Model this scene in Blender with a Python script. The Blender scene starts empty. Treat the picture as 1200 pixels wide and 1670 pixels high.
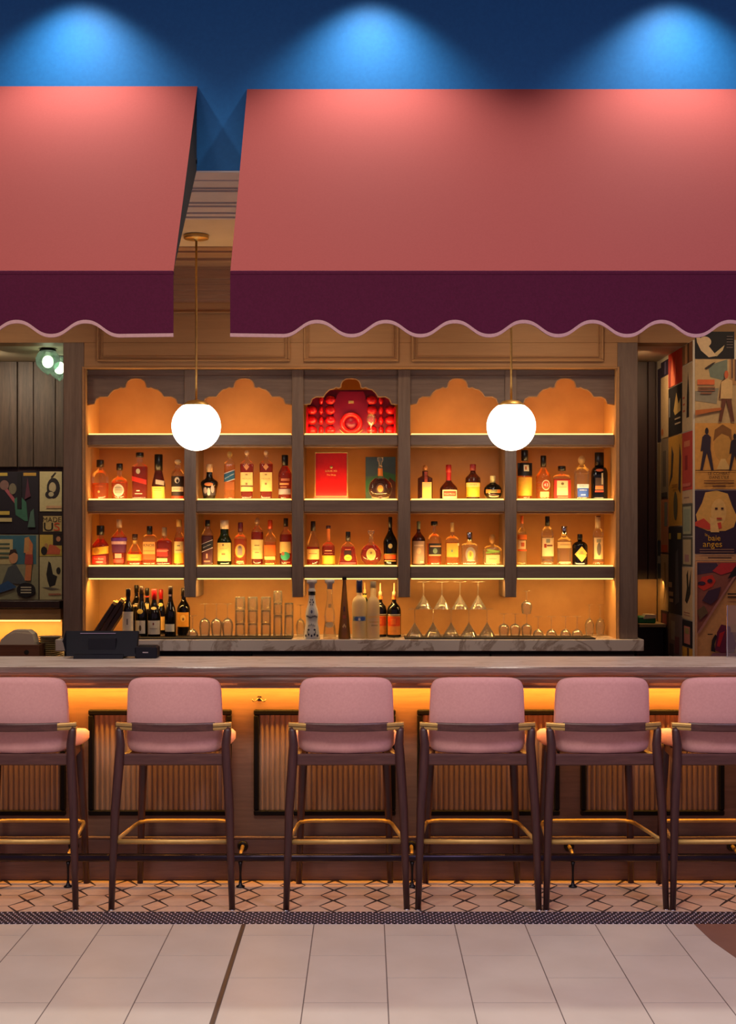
import bpy, math, random
from mathutils import Vector, Matrix, Euler
random.seed(7)
SC = bpy.context.scene
COL = SC.collection
F, VX, VY, H = 2430.0, 597.0, 880.0, 1.67      # focal length in px, vanishing point, eye height (m)
def PX(px, d): return (px - VX) * d / F         # world x of a picture column at depth d
def PZ(py, d): return H + (VY - py) * d / F     # world z of a picture row at depth d

# ------------------------------------------------------------------ camera
cd = bpy.data.cameras.new('camera'); cam = bpy.data.objects.new('camera', cd); COL.objects.link(cam)
cd.sensor_fit = 'VERTICAL'; cd.sensor_height = 36.0; cd.lens = 36.0 * F / 1670.0
cd.shift_x = (600 - VX) / 1670.0; cd.shift_y = (VY - 835) / 1670.0
cam.location = (0, 0, H); cam.rotation_euler = (math.pi / 2, 0, 0)
cd.clip_start = 0.05; cd.clip_end = 200
SC.camera = cam
# ------------------------------------------------------------------ world / exposure
w = bpy.data.worlds.new('hall_ambience'); SC.world = w; w.use_nodes = True
bg = w.node_tree.nodes['Background']; bg.inputs[0].default_value = (0.58, 0.36, 0.46, 1); bg.inputs[1].default_value = 0.42
SC.view_settings.view_transform = 'Standard'; SC.view_settings.look = 'None'
SC.view_settings.exposure = 0.0; SC.view_settings.gamma = 1.0; SC.view_settings.use_curve_mapping = False
SC.cycles.transparent_max_bounces = 32
SC.cycles.max_bounces = 8
SC.cycles.caustics_reflective = False; SC.cycles.caustics_refractive = False
SC.cycles.sample_clamp_indirect = 4.0

def lamp(name, kind, loc, energy, color, rot=(0, 0, 0), **kw):
    l = bpy.data.lights.new(name, kind); l.energy = energy; l.color = color
    for k, v in kw.items(): setattr(l, k, v)
    o = bpy.data.objects.new(name, l); COL.objects.link(o); o.location = loc; o.rotation_euler = rot
    return o
def aim(o, target):
    o.rotation_euler = (Vector(target) - o.location).to_track_quat('-Z', 'Y').to_euler()
# picture-light spots of the hall ceiling, washing the blue wall and the awnings
for x in (-2.86, -1.40, 0.02, 1.50, 2.96):
    s = lamp('ceiling_spot', 'SPOT', (x, 7.03, 4.50), 96, (1.0, 0.95, 0.86), spot_size=math.radians(108), spot_blend=1.0, shadow_soft_size=0.03)
# hall downlights above the visitors' floor
for (x, y, z, e, c) in ((-2.6, 3.0, 5.2, 380, (1.0, 0.86, 0.76)), (-0.3, 3.0, 5.2, 390, (1.0, 0.88, 0.76)), (2.6, 3.0, 5.2, 380, (0.90, 0.72, 1.0))):
    s = lamp('hall_downlight', 'SPOT', (x, y, z), e, c, spot_size=math.radians(96), spot_blend=0.9, shadow_soft_size=0.6)
    aim(s, (x * 0.8, 5.9, 0.3))
# unseen fill lamps added under the aisle ceiling to brighten cabinet and posters
for x in (-2.35, -0.25, 1.15, 2.45):
    s = lamp('aisle_fill', 'SPOT', (x, 8.72, 3.46), 44, (1.0, 0.74, 0.48), spot_size=math.radians(140), spot_blend=1.0, shadow_soft_size=0.12)
    aim(s, (x, 9.3, 1.0))
for x, e, c in ((1.86, 18, (1.0, 0.66, 0.36)), (-2.5, 34, (1.0, 0.82, 0.58))): aim(lamp('back_fill', 'SPOT', (x, 9.98, 2.92), e, c, spot_size=math.radians(150), spot_blend=1.0, shadow_soft_size=0.06), (x * 1.0, 10.6, 2.15))  # fill lamps added in the back room to brighten its wall and posters

# ------------------------------------------------------------------ materials
def lin(c):
    return tuple(((v / 255.0) / 12.92 if v / 255.0 <= 0.04045 else ((v / 255.0 + 0.055) / 1.055) ** 2.4) for v in c) + (1.0,)
MATS = {}
def mk(name):
    m = bpy.data.materials.new(name); m.use_nodes = True
    return m, m.node_tree.nodes, m.node_tree.links, m.node_tree.nodes['Principled BSDF']
def mix(N, L, fac, a, b):
    n = N.new('ShaderNodeMix'); n.data_type = 'RGBA'
    L.new(fac, n.inputs['Factor'])
    for k, v in (('A', a), ('B', b)):
        if isinstance(v, tuple): n.inputs[[i for i, s in enumerate(n.inputs) if s.name == k and s.type == 'RGBA'][0]].default_value = v
        else: L.new(v, n.inputs[[i for i, s in enumerate(n.inputs) if s.name == k and s.type == 'RGBA'][0]])
    return [o for o in n.outputs if o.type == 'RGBA'][0]
def tex(N, L, scale, rot=(0, 0, 0)):
    tc = N.new('ShaderNodeTexCoord'); mp = N.new('ShaderNodeMapping'); mp.inputs['Scale'].default_value = scale
    mp.inputs['Rotation'].default_value = rot
    L.new(tc.outputs['Object'], mp.inputs['Vector']); return mp.outputs['Vector']
def noise(N, L, vec, scale=5.0, detail=4.0, rough=0.55, dist=0.0):
    n = N.new('ShaderNodeTexNoise'); n.inputs['Scale'].default_value = scale; n.inputs['Detail'].default_value = detail
    n.inputs['Roughness'].default_value = rough; n.inputs['Distortion'].default_value = dist
    L.new(vec, n.inputs['Vector']); return n.outputs['Fac']
def ramp(N, L, fac, lo, hi):
    r = N.new('ShaderNodeMapRange'); r.inputs['From Min'].default_value = lo; r.inputs['From Max'].default_value = hi
    L.new(fac, r.inputs['Value']); return r.outputs['Result']
def bump(N, L, p, fac, strength=0.2, dist=0.01):
    b = N.new('ShaderNodeBump'); b.inputs['Strength'].default_value = strength; b.inputs['Distance'].default_value = dist
    L.new(fac, b.inputs['Height']); L.new(b.outputs['Normal'], p.inputs['Normal'])
def plain(name, c1, c2=None, rough=0.6, metal=0.0, scale=(1, 1, 1), nscale=6.0, bmp=0.0, spec=0.5, lo=0.3, hi=0.7):
    m, N, L, p = mk(name)
    c2 = c2 or tuple(v * 0.86 for v in c1)
    f = noise(N, L, tex(N, L, scale), nscale)
    L.new(mix(N, L, ramp(N, L, f, lo, hi), lin(c1), lin(c2)), p.inputs['Base Color'])
    p.inputs['Roughness'].default_value = rough; p.inputs['Metallic'].default_value = metal
    p.inputs['Specular IOR Level'].default_value = spec
    if bmp: bump(N, L, p, f, bmp, 0.004)
    MATS[name] = m; return m
def wood(name, c1, c2, axis='z', rough=0.5, nscale=3.0):
    m, N, L, p = mk(name)
    sc = {'z': (14, 14, 0.9), 'x': (0.9, 14, 14), 'y': (14, 0.9, 14)}[axis]
    v = tex(N, L, sc)
    f = noise(N, L, v, nscale, 6, 0.62, 0.6); g = noise(N, L, v, nscale * 7, 3, 0.6)
    a = N.new('ShaderNodeMath'); a.operation = 'MULTIPLY_ADD'; L.new(g, a.inputs[0]); a.inputs[1].default_value = 0.4; L.new(f, a.inputs[2])
    fac = ramp(N, L, a.outputs[0], 0.5, 0.95)
    L.new(mix(N, L, fac, lin(c1), lin(c2)), p.inputs['Base Color'])
    p.inputs['Roughness'].default_value = rough
    bump(N, L, p, g, 0.12, 0.003); MATS[name] = m; return m
def marble(name, c1, c2, rough=0.18, scale=(1, 1, 1)):
    m, N, L, p = mk(name)
    v = tex(N, L, scale)
    f = noise(N, L, v, 2.2, 8, 0.6, 1.6)
    r = N.new('ShaderNodeValToRGB'); e = r.color_ramp.elements
    e[0].position = 0.44; e[0].color = lin(c1); e[1].position = 0.56; e[1].color = lin(c1)
    k = r.color_ramp.elements.new(0.5); k.color = lin(c2)
    k = r.color_ramp.elements.new(0.47); k.color = lin(c1)
    L.new(f, r.inputs['Fac']); L.new(r.outputs['Color'], p.inputs['Base Color'])
    p.inputs['Roughness'].default_value = rough; MATS[name] = m; return m
def emit(name, c, s):
    m, N, L, p = mk(name)
    p.inputs['Base Color'].default_value = lin(c); p.inputs['Emission Color'].default_value = lin(c)
    p.inputs['Emission Strength'].default_value = s; p.inputs['Roughness'].default_value = 0.3
    MATS[name] = m; return m
def glass(name, tint, body=0.04, rough=0.03, edge=0.55, trans=None):
    """clear or tinted glass: see-through, with mirror reflections that grow towards the rim"""
    m = bpy.data.materials.new(name); m.use_nodes = True; N = m.node_tree.nodes; L = m.node_tree.links
    N.remove(N['Principled BSDF']); out = N['Material Output']
    t = N.new('ShaderNodeBsdfTransparent'); t.inputs[0].default_value = tint if len(tint) == 4 else lin(tint)
    g = N.new('ShaderNodeBsdfGlossy'); g.inputs['Roughness'].default_value = rough; g.inputs['Color'].default_value = (1, 1, 1, 1)
    lw = N.new('ShaderNodeFresnel'); lw.inputs['IOR'].default_value = 1.45
    a = N.new('ShaderNodeMath'); a.operation = 'MULTIPLY'; L.new(lw.outputs[0], a.inputs[0]); a.inputs[1].default_value = edge
    d = N.new('ShaderNodeBsdfTranslucent'); d.inputs[0].default_value = trans or (tint if len(tint) == 4 else lin(tint))
    d2 = N.new('ShaderNodeBsdfDiffuse'); d2.inputs[0].default_value = trans or (tint if len(tint) == 4 else lin(tint))
    m0 = N.new('ShaderNodeMixShader'); m0.inputs[0].default_value = 0.5; L.new(d.outputs[0], m0.inputs[1]); L.new(d2.outputs[0], m0.inputs[2])
    m1 = N.new('ShaderNodeMixShader'); m1.inputs[0].default_value = body; L.new(t.outputs[0], m1.inputs[1]); L.new(m0.outputs[0], m1.inputs[2])
    m2 = N.new('ShaderNodeMixShader'); L.new(a.outputs[0], m2.inputs[0]); L.new(m1.outputs[0], m2.inputs[1]); L.new(g.outputs[0], m2.inputs[2])
    L.new(m2.outputs[0], out.inputs['Surface']); MATS[name] = m; return m
INK = {}
def ink(c, rough=0.55, metal=0.0):
    k = (tuple(c), rough, metal)
    if k not in INK: INK[k] = plain('print_%02x%02x%02x' % tuple(int(v) for v in c), c, tuple(min(255, v * 0.93) for v in c), rough, metal, nscale=40)
    return INK[k]

M = MATS
plain('blue_paint', (22, 104, 170), (19, 98, 162), 0.55, nscale=60, bmp=0.05, spec=0.25)
plain('awning_coral', (146, 67, 63), (141, 64, 60), 0.85, nscale=120, bmp=0.05, spec=0.2)
plain('awning_burgundy', (78, 16, 48), (70, 13, 42), 0.85, nscale=120, bmp=0.05, spec=0.2)
plain('awning_trim', (180, 142, 142), (170, 132, 132), 0.8, nscale=100)
plain('black_metal', (18, 16, 18), (26, 22, 24), 0.4, 0.6)
plain('dark_fabric', (22, 14, 18), (16, 10, 14), 0.9)
plain('soffit_paint', (200, 196, 200), (190, 186, 190), 0.6)
plain('ceiling_cream', (214, 196, 166), (206, 188, 158), 0.7)
wood('cabinet_wood', (128, 108, 94), (104, 86, 74), 'z', 0.5)
wood('cabinet_wood_x', (92, 78, 70), (70, 58, 52), 'x', 0.5)
wood('frieze_wood', (176, 132, 86), (160, 118, 76), 'x', 0.55, 1.4)
wood('crown_wood', (178, 138, 108), (150, 112, 86), 'x', 0.5)
wood('shelf_wood', (124, 104, 92), (100, 82, 72), 'x', 0.5)
plain('back_panel', (178, 134, 86), (160, 116, 72), 0.6, scale=(1, 1, 1.0), nscale=5.0)
plain('niche_panel', (190, 150, 100), (176, 132, 86), 0.6, nscale=5.0)
marble('back_marble', (220, 212, 204), (168, 152, 140))
wood('bar_edge_wood', (140, 118, 108), (92, 72, 68), 'x', 0.22, 2.0)
marble('bar_stone', (226, 210, 194), (196, 174, 154), 0.32, (0.6, 2, 2))
wood('bar_front_wood', (128, 96, 76), (106, 78, 62), 'x', 0.5)
wood('bar_base_wood', (110, 80, 72), (90, 64, 58), 'x', 0.5)
wood('tambour_wood', (156, 124, 96), (124, 94, 72), 'z', 0.5)
plain('panel_black', (10, 7, 9), (14, 10, 12), 0.6, spec=0.12)
plain('stool_fabric', (216, 164, 160), (208, 156, 152), 0.8, nscale=90, bmp=0.06, spec=0.25)
wood('stool_wood', (74, 42, 38), (48, 26, 26), 'z', 0.4)
wood('stool_wood_x', (92, 58, 52), (60, 34, 34), 'x', 0.38)
plain('brass', (206, 172, 104), (190, 156, 92), 0.5, 0.7, nscale=20)
plain('satin_brass', (214, 176, 104), (196, 158, 90), 0.45, 0.85, nscale=30)
plain('gunmetal', (58, 52, 66), (46, 42, 56), 0.3, 0.9)
plain('chrome', (200, 200, 204), (180, 180, 186), 0.15, 1.0)
plain('floor_stone', (200, 190, 178), (190, 179, 166), 0.42, nscale=3.0)
plain('floor_grout', (112, 98, 92), (100, 88, 84), 0.8)
plain('tile_white', (206, 178, 156), (190, 164, 146), 0.35, nscale=14)
plain('tile_diamond', (214, 178, 150), (200, 164, 138), 0.35, nscale=14)
plain('tile_dot', (40, 26, 30), (30, 20, 24), 0.4)
plain('dark_grout', (52, 34, 34), (42, 28, 28), 0.8)
plain('mosaic_black', (26, 20, 30), (36, 28, 40), 0.35, nscale=30)
plain('mosaic_grout', (204, 190, 200), (190, 176, 186), 0.8)
plain('strip_metal', (120, 104, 92), (104, 92, 82), 0.4, 0.7)
plain('floor_brown', (132, 96, 84), (118, 84, 72), 0.45, nscale=4)
wood('dark_plank', (88, 68, 54), (50, 36, 30), 'z', 0.55)
wood('deep_wood', (52, 26, 22), (30, 14, 14), 'z', 0.5)
plain('wall_plaster', (70, 52, 50), (60, 44, 42), 0.8)
plain('ledge_beige', (176, 152, 116), (160, 136, 102), 0.6)
plain('black_plastic', (12, 12, 20), (16, 16, 28), 0.6, spec=0.2)
plain('black_rubber', (22, 18, 18), (30, 26, 24), 0.7)
plain('fridge_black', (28, 26, 30), (36, 32, 36), 0.35, 0.3)
plain('unit_wood', (96, 80, 70), (84, 70, 60), 0.5)
plain('leather_dark', (40, 22, 24), (28, 14, 16), 0.4, nscale=40)
plain('china', (196, 184, 160), (186, 174, 150), 0.3)
plain('paper_white', (216, 206, 184), (206, 196, 174), 0.7)
wood('crate_wood', (120, 76, 50), (90, 54, 36), 'x', 0.6)
emit('globe_glow', (255, 240, 222), 8.0)
emit('led_strip', (255, 222, 130), 1.5)
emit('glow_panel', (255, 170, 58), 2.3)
emit('led_strip_bar', (255, 168, 40), 1.0)
emit('lantern_bulb', (255, 238, 206), 9.0)
glass('clear_glass', (0.97, 0.97, 0.95, 1), 0.07, 0.05, 0.7, (1.0, 0.95, 0.85, 1))
glass('bottle_clear', (0.96, 0.95, 0.92, 1), 0.03, 0.06, 0.5, (1.0, 0.93, 0.8, 1))
glass('lantern_glass', (0.55, 0.80, 0.70, 1), 0.12, 0.1, 0.8, (0.5, 0.8, 0.7, 1))
glass('screen_glass', (0.90, 0.88, 0.90, 1), 0.05, 0.02, 0.7)
glass('frosted_glass', (0.8, 0.75, 0.62, 1), 0.55, 0.3, 0.5, (0.85, 0.78, 0.6, 1))
def liquid(name, c, body=0.22): return glass('liquid_' + name, c, body, 0.1, 0.3, tuple(min(1, v * 1.05) for v in c[:3]) + (1,))
liquid('amber', (0.95, 0.44, 0.07, 1), 0.10); liquid('orange', (0.98, 0.46, 0.08, 1), 0.12); liquid('red', (0.76, 0.16, 0.035, 1), 0.10); liquid('dark', (0.42, 0.06, 0.03, 1), 0.07)
liquid('gold', (0.98, 0.64, 0.14, 1), 0.12); liquid('pale', (0.95, 0.88, 0.62, 1), 0.14); liquid('clear', (0.96, 0.92, 0.82, 1), 0.05)
glass('green_glass', (0.10, 0.20, 0.06, 1), 0.35, 0.05, 1.0, (0.05, 0.1, 0.03, 1))
glass('black_glass', (0.012, 0.012, 0.014, 1), 0.6, 0.05, 1.0, (0.01, 0.01, 0.012, 1))
glass('brown_glass', (0.30, 0.10, 0.05, 1), 0.35, 0.05, 0.9, (0.16, 0.05, 0.03, 1))
glass('olive_glass', (0.42, 0.28, 0.10, 1), 0.5, 0.06, 0.9, (0.3, 0.18, 0.06, 1))

# ------------------------------------------------------------------ mesh helpers
W = {}                                                        # world position of each thing's origin
def setp(o, label=None, cat=None, group=None, kind=None):
    if label: o['label'] = label
    if cat: o['category'] = cat
    if group: o['group'] = group
    if kind: o['kind'] = kind
    return o
def thing(name, loc, label=None, cat=None, group=None, kind=None, rz=0.0):
    o = bpy.data.objects.new(name, None); COL.objects.link(o); o.empty_display_size = 0.05
    o.location = loc; o.rotation_euler = (0, 0, rz); W[o.name] = Vector(loc)
    return setp(o, label, cat, group, kind)
class MB:
    def __init__(s): s.v = []; s.f = []; s.sm = []
    def add(s, vs, fs, smooth=False):
        n = len(s.v); s.v += [tuple(v) for v in vs]; s.f += [tuple(i + n for i in f) for f in fs]; s.sm += [smooth] * len(fs); return s
    def box(s, x0, x1, y0, y1, z0, z1, b=0.0):
        if b <= 0:
            vs = [(x, y, z) for z in (z0, z1) for y in (y0, y1) for x in (x0, x1)]
            return s.add(vs, [(0, 2, 3, 1), (4, 5, 7, 6), (0, 1, 5, 4), (2, 6, 7, 3), (0, 4, 6, 2), (1, 3, 7, 5)])
        c = ((x0 + x1) / 2, (y0 + y1) / 2, (z0 + z1) / 2); h = (abs(x1 - x0) / 2, abs(y1 - y0) / 2, abs(z1 - z0) / 2)
        b = min(b, min(h) * 0.9); vs = []; idx = {}
        for sx in (-1, 1):
            for sy in (-1, 1):
                for sz in (-1, 1):
                    sg = (sx, sy, sz)
                    for a in range(3):                       # vertex on the face of axis a
                        p = [c[k] + sg[k] * (h[k] - (0 if k == a else b)) for k in range(3)]
                        idx[sg, a] = len(vs); vs.append(tuple(p))
        fs = []
        for a in range(3):
            u, w_ = (a + 1) % 3, (a + 2) % 3
            for sa in (-1, 1):
                q = []
                for su, sw in ((-1, -1), (1, -1), (1, 1), (-1, 1)):
                    g = [0, 0, 0]; g[a] = sa; g[u] = su; g[w_] = sw; q.append(idx[tuple(g), a])
                fs.append(tuple(q) if sa > 0 else tuple(reversed(q)))
            for su in (-1, 1):                               # edges along axis a
                for sw in (-1, 1):
                    g0 = [0, 0, 0]; g0[a] = -1; g0[u] = su; g0[w_] = sw; g1 = list(g0); g1[a] = 1
                    q = (idx[tuple(g0), u], idx[tuple(g1), u], idx[tuple(g1), w_], idx[tuple(g0), w_])
                    fs.append(q if su * sw < 0 else tuple(reversed(q)))
        for sx in (-1, 1):
            for sy in (-1, 1):
                for sz in (-1, 1):
                    g = (sx, sy, sz); q = (idx[g, 0], idx[g, 1], idx[g, 2]); fs.append(q if sx * sy * sz > 0 else tuple(reversed(q)))
        return s.add(vs, fs)
    def loft(s, rings, cap0=True, cap1=True, closed=True, smooth=True):
        n = len(rings[0]); vs = [p for r in rings for p in r]; fs = []
        for i in range(len(rings) - 1):
            for j in range(n if closed else n - 1):
                k = (j + 1) % n; fs.append((i * n + j, i * n + k, (i + 1) * n + k, (i + 1) * n + j))
        m = len(s.f); s.add(vs, fs, smooth)
        base = len(s.v) - len(vs)
        if cap0: s.f.append(tuple(base + j for j in reversed(range(n)))); s.sm.append(False)
        if cap1: s.f.append(tuple(base + (len(rings) - 1) * n + j for j in range(n))); s.sm.append(False)
        return s
    def lathe(s, prof, c=(0, 0, 0), n=20, cap0=True, cap1=True, smooth=True):
        rings = [[(c[0] + r * math.cos(2 * math.pi * j / n), c[1] + r * math.sin(2 * math.pi * j / n), c[2] + z) for j in range(n)] for r, z in prof]
        return s.loft(rings, cap0, cap1, True, smooth)
    def tube(s, pts, r, n=10, smooth=True):
        pts = [Vector(p) for p in pts]; rings = []
        rr = r if isinstance(r, (list, tuple)) else [r] * len(pts)
        up = Vector((0, 0, 1)); prev = None
        for i, p in enumerate(pts):
            t = (pts[min(i + 1, len(pts) - 1)] - pts[max(i - 1, 0)]).normalized()
            if prev is None:
                a = up if abs(t.dot(up)) < 0.95 else Vector((0, 1, 0)); u = t.cross(a).normalized()
            else: u = (prev - t * prev.dot(t)).normalized()
            prev = u; v_ = t.cross(u).normalized()
            rings.append([tuple(p + u * (rr[i] * math.cos(2 * math.pi * j / n)) + v_ * (rr[i] * math.sin(2 * math.pi * j / n))) for j in range(n)])
        return s.loft(rings, True, True, True, smooth)
    def extrude(s, poly, axis, a0, a1, smooth=False):
        """polygon of (u, v) pairs pushed along an axis: x -> (y, z), y -> (x, z), z -> (x, y)"""
        def p(u, v_, a): return {'x': (a, u, v_), 'y': (u, a, v_), 'z': (u, v_, a)}[axis]
        return s.loft([[p(u, v_, a0) for u, v_ in poly], [p(u, v_, a1) for u, v_ in poly]], True, True, True, smooth)
    def sphere(s, c, r, nu=20, nv=12):
        prof = [(max(1e-4, r[0] * math.sin(math.pi * i / nv)), -r[2] * math.cos(math.pi * i / nv)) for i in range(nv + 1)]
        rings = [[(c[0] + q * math.cos(2 * math.pi * j / nu), c[1] + q * (r[1] / r[0]) * math.sin(2 * math.pi * j / nu), c[2] + z) for j in range(nu)] for q, z in prof]
        return s.loft(rings, True, True)
    def build(s, name, mat, parent=None, off=None, loc=None):
        me = bpy.data.meshes.new(name)
        d = Vector(off) if off is not None else (W[parent.name] if parent is not None else Vector((0, 0, 0)))
        me.from_pydata([(v[0] - d[0], v[1] - d[1], v[2] - d[2]) for v in s.v], [], s.f)
        me.polygons.foreach_set('use_smooth', s.sm)
        me.update()
        import bmesh
        bm = bmesh.new(); bm.from_mesh(me); bmesh.ops.recalc_face_normals(bm, faces=bm.faces); bm.to_mesh(me); bm.free()
        me.materials.append(M[mat] if isinstance(mat, str) else mat)
        return place(name, me, parent, loc)
def place(name, me, parent=None, loc=None, rot=None):
    o = bpy.data.objects.new(name, me); COL.objects.link(o)
    if parent is not None: o.parent = parent
    if loc is not None: o.location = loc
    if rot is not None: o.rotation_euler = rot
    W[o.name] = (W[parent.name] if parent is not None else Vector((0, 0, 0))) + (Vector(loc) if loc is not None else Vector((0, 0, 0)))
    return o
def solo(name, mb, mat, origin, label=None, cat=None, group=None, kind=None):
    """a top-level thing that is one mesh, its origin at the given world point"""
    o = mb.build(name, mat, None, off=origin, loc=origin)
    return setp(o, label, cat, group, kind)
def copy_tree(root, loc, rz=0.0):
    r = root.copy(); COL.objects.link(r); r.location = loc; r.rotation_euler = (0, 0, rz); W[r.name] = Vector(loc)
    for ch in root.children:
        c = ch.copy(); COL.objects.link(c); c.parent = r
        for g in ch.children:
            d = g.copy(); COL.objects.link(d); d.parent = c
    return r
TXT = {}
def text_geo(body):
    if body not in TXT:
        cu = bpy.data.curves.new('lettering', 'FONT'); cu.body = body; cu.size = 1.0; cu.align_x = 'CENTER'; cu.align_y = 'CENTER'; cu.resolution_u = 3
        ob = bpy.data.objects.new('lettering_tmp', cu); COL.objects.link(ob)
        dg = bpy.context.evaluated_depsgraph_get(); dg.update()
        me = bpy.data.meshes.new_from_object(ob.evaluated_get(dg))
        TXT[body] = ([tuple(v.co) for v in me.vertices], [tuple(p.vertices) for p in me.polygons])
        bpy.data.objects.remove(ob); bpy.data.curves.remove(cu); bpy.data.meshes.remove(me)
    return TXT[body]
ORD = ['leftmost', 'second from the left', 'third from the left', 'fourth from the left', 'fifth from the left', 'sixth from the left', 'seventh from the left', 'eighth from the left']
#==SECTIONS==
# ================================================================== FLOOR
YF, YM0, YM1, YB = 3.3, 6.472, 6.686, 7.300                  # tile zone | mosaic border | patterned zone | bar base
floor = thing('floor', (0, 6, 0), kind='structure'); setp(floor, 'pale stone and patterned tile floor in front of the bar', 'floor')
MB().box(-3.3, 3.3, YF, YM0, -0.08, -0.0008).build('stone_bed', 'floor_grout', floor)
MB().box(-3.3, 3.3, YM0, YM1, -0.08, -0.0010).build('mosaic_bed', 'mosaic_grout', floor)
MB().box(-3.3, 3.3, YM1, YB + 0.05, -0.08, -0.0007).build('pattern_bed', 'dark_grout', floor)
MB().box(-3.3, 3.3, YB + 0.05, 10.8, -0.08, -0.004).build('back_floor', 'wall_plaster', floor)
TW, TL, X0 = 0.305, 0.612, 0.0785
tile_me = {}
def stone_tile(x0, x1, y0, y1):
    g = 0.0022; k = (round(x1 - x0, 3), round(y1 - y0, 3)); c = ((x0 + x1) / 2, (y0 + y1) / 2)
    if k not in tile_me:
        o = MB().box(-k[0] / 2 + g, k[0] / 2 - g, -k[1] / 2 + g, k[1] / 2 - g, -0.012, 0.0, 0.0004).build('floor_tile', M['floor_stone'], floor, off=(0, 0, 0), loc=(c[0], c[1] - 6, 0))
        tile_me[k] = o.data
    else: place('floor_tile', tile_me[k], floor, (c[0], c[1] - 6, 0))
for k in range(-10, 10):
    x0 = X0 + TW * k; x1 = x0 + TW
    if k == -2: x0 += 0.008
    if k == -3: x1 -= 0.008
    y = 6.29 if k % 2 == 0 else 5.985
    stone_tile(x0, x1, y, YM0)
    while y > YF + 0.05:
        y0 = max(YF, y - TL); stone_tile(x0, x1, y0, y); y = y0
mb = MB()
mb.extrude([(1.423, 6.470), (1.437, 6.2), (1.478, 5.93), (1.56, 5.66), (1.70, 5.40), (3.1, 5.38), (3.1, 6.470)], 'z', 0.0002, 0.0014)
o = mb.build('brown_area', 'floor_brown', floor); o['label'] = 'brown area of floor at the right edge'  # thin sheet of darker brown laid over the tiles
MB().box(X0 - 2 * TW - 0.007, X0 - 2 * TW + 0.007, YF, YM0, -0.02, 0.001).build('joint_strip', 'strip_metal', floor)
# small black hexagon border, too fine to pick apart
mb = MB(); p = 0.0268; r = p * 0.475; ry = p * 0.866; row = 0; y = YM0 + 0.014
while y < YM1 - 0.008:
    x = -3.2 + (p / 2 if row % 2 else 0)
    while x < 3.2:
        if not (x < -2.3 or x > 2.3):
            q = [(x + r * math.sin(math.pi / 3 * j), y + r * math.cos(math.pi / 3 * j)) for j in range(6)]
            mb.add([(u, v, -0.004) for u, v in q] + [(u, v, 0.0) for u, v in q], [tuple(range(11, 5, -1))] + [(j, (j + 1) % 6, 6 + (j + 1) % 6, 6 + j) for j in range(6)])
        x += p
    y += ry; row += 1
o = mb.build('hexagon_mosaic', 'mosaic_black', floor); o['kind'] = 'stuff'
# elongated hexagons, diamonds and dots
PT = 0.2027; DX0 = -0.152; rowsY = [6.792, 6.995, 7.198]
hw, hd, gr, ds = 0.060, 0.091, 0.0034, 0.008
def poly_tile(name, pts, mat, key, cx, cy, cache={}):
    if key not in cache:
        o = MB().extrude(pts, 'z', -0.01, 0.0).build(name, mat, floor, off=(0, 0, 0), loc=(cx, cy - 6, 0)); cache[key] = o.data
    else: place(name, cache[key], floor, (cx, cy - 6, 0))
nx = range(-11, 12)
for ri, ry in enumerate(rowsY):
    for i in nx:
        cx = DX0 + PT * i
        top = min(hd, YB - 0.002 - ry)
        poly_tile('diamond_tile', [(-hw + gr, 0), (0, -hd + gr), (hw - gr, 0), (0, hd - gr)], 'tile_diamond', 'd', cx, ry)
        if ri < 2: poly_tile('dot_tile', [(-ds, 0), (0, -ds), (ds, 0), (0, ds)], 'tile_dot', 'o', cx, ry + PT / 2)
        # hexagon between this row and the next, and half pieces at the two borders
        hx = cx + PT / 2; a = PT / 2 - hw - gr; q = PT / 2
        if ri < 2: poly_tile('hexagon_tile', [(-a, -q + gr), (a, -q + gr), (q - ds - gr, 0), (a, q - gr), (-a, q - gr), (-q + ds + gr, 0)], 'tile_white', 'h', hx, ry + PT / 2)
        if ri == 0: poly_tile('hexagon_tile', [(-q + ds, -q), (q - ds, -q), (a, -gr), (-a, -gr)], 'tile_white', 'hb', hx, ry)
        if ri == 2: poly_tile('hexagon_tile', [(-a, gr), (a, gr), (q - ds - 0.01, YB - ry - 0.004), (-q + ds + 0.01, YB - ry - 0.004)], 'tile_white', 'ht', hx, ry)

# ================================================================== SHELL
XL, XR = -3.3, 3.3
solo('wall_bulkhead', MB().box(XL, XR, 7.30, 7.42, 3.478, 6.2), 'blue_paint', (0, 7.36, 3.478), 'deep blue painted wall above the awnings', 'wall', kind='structure')
prof = [(7.302, 3.62), (7.302, 3.470)]
def groove(y, d=0.022, w_=0.014): return [(y - w_, 3.470), (y - w_ * 0.8, 3.470 + d), (y + w_ * 0.8, 3.470 + d), (y + w_, 3.466 if d > 0.02 else 3.470)]
for y in (7.47, 7.627, 7.687, 7.958, 8.04, 8.206, 8.314): prof += groove(y, 0.07 if y not in (7.47,) else 0.012)
prof += [(8.40, 3.474), (8.40, 3.62)]
solo('trim_1', MB().extrude(prof, 'x', XL, XR), 'soffit_paint', (0, 7.8, 3.47), 'grey grooved moulding under the blue wall', 'moulding', kind='structure')
solo('ceiling', MB().box(XL, XR, 8.40, 9.75, 3.478, 3.62), 'ceiling_cream', (0, 9, 3.478), 'cream ceiling over the bar aisle', 'ceiling', kind='structure')
solo('ceiling_back', MB().box(XL, XR, 9.75, 10.75, 2.935, 3.1), 'ceiling_cream', (0, 10.2, 2.935), 'low cream ceiling behind the back bar', 'ceiling', kind='structure')
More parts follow.
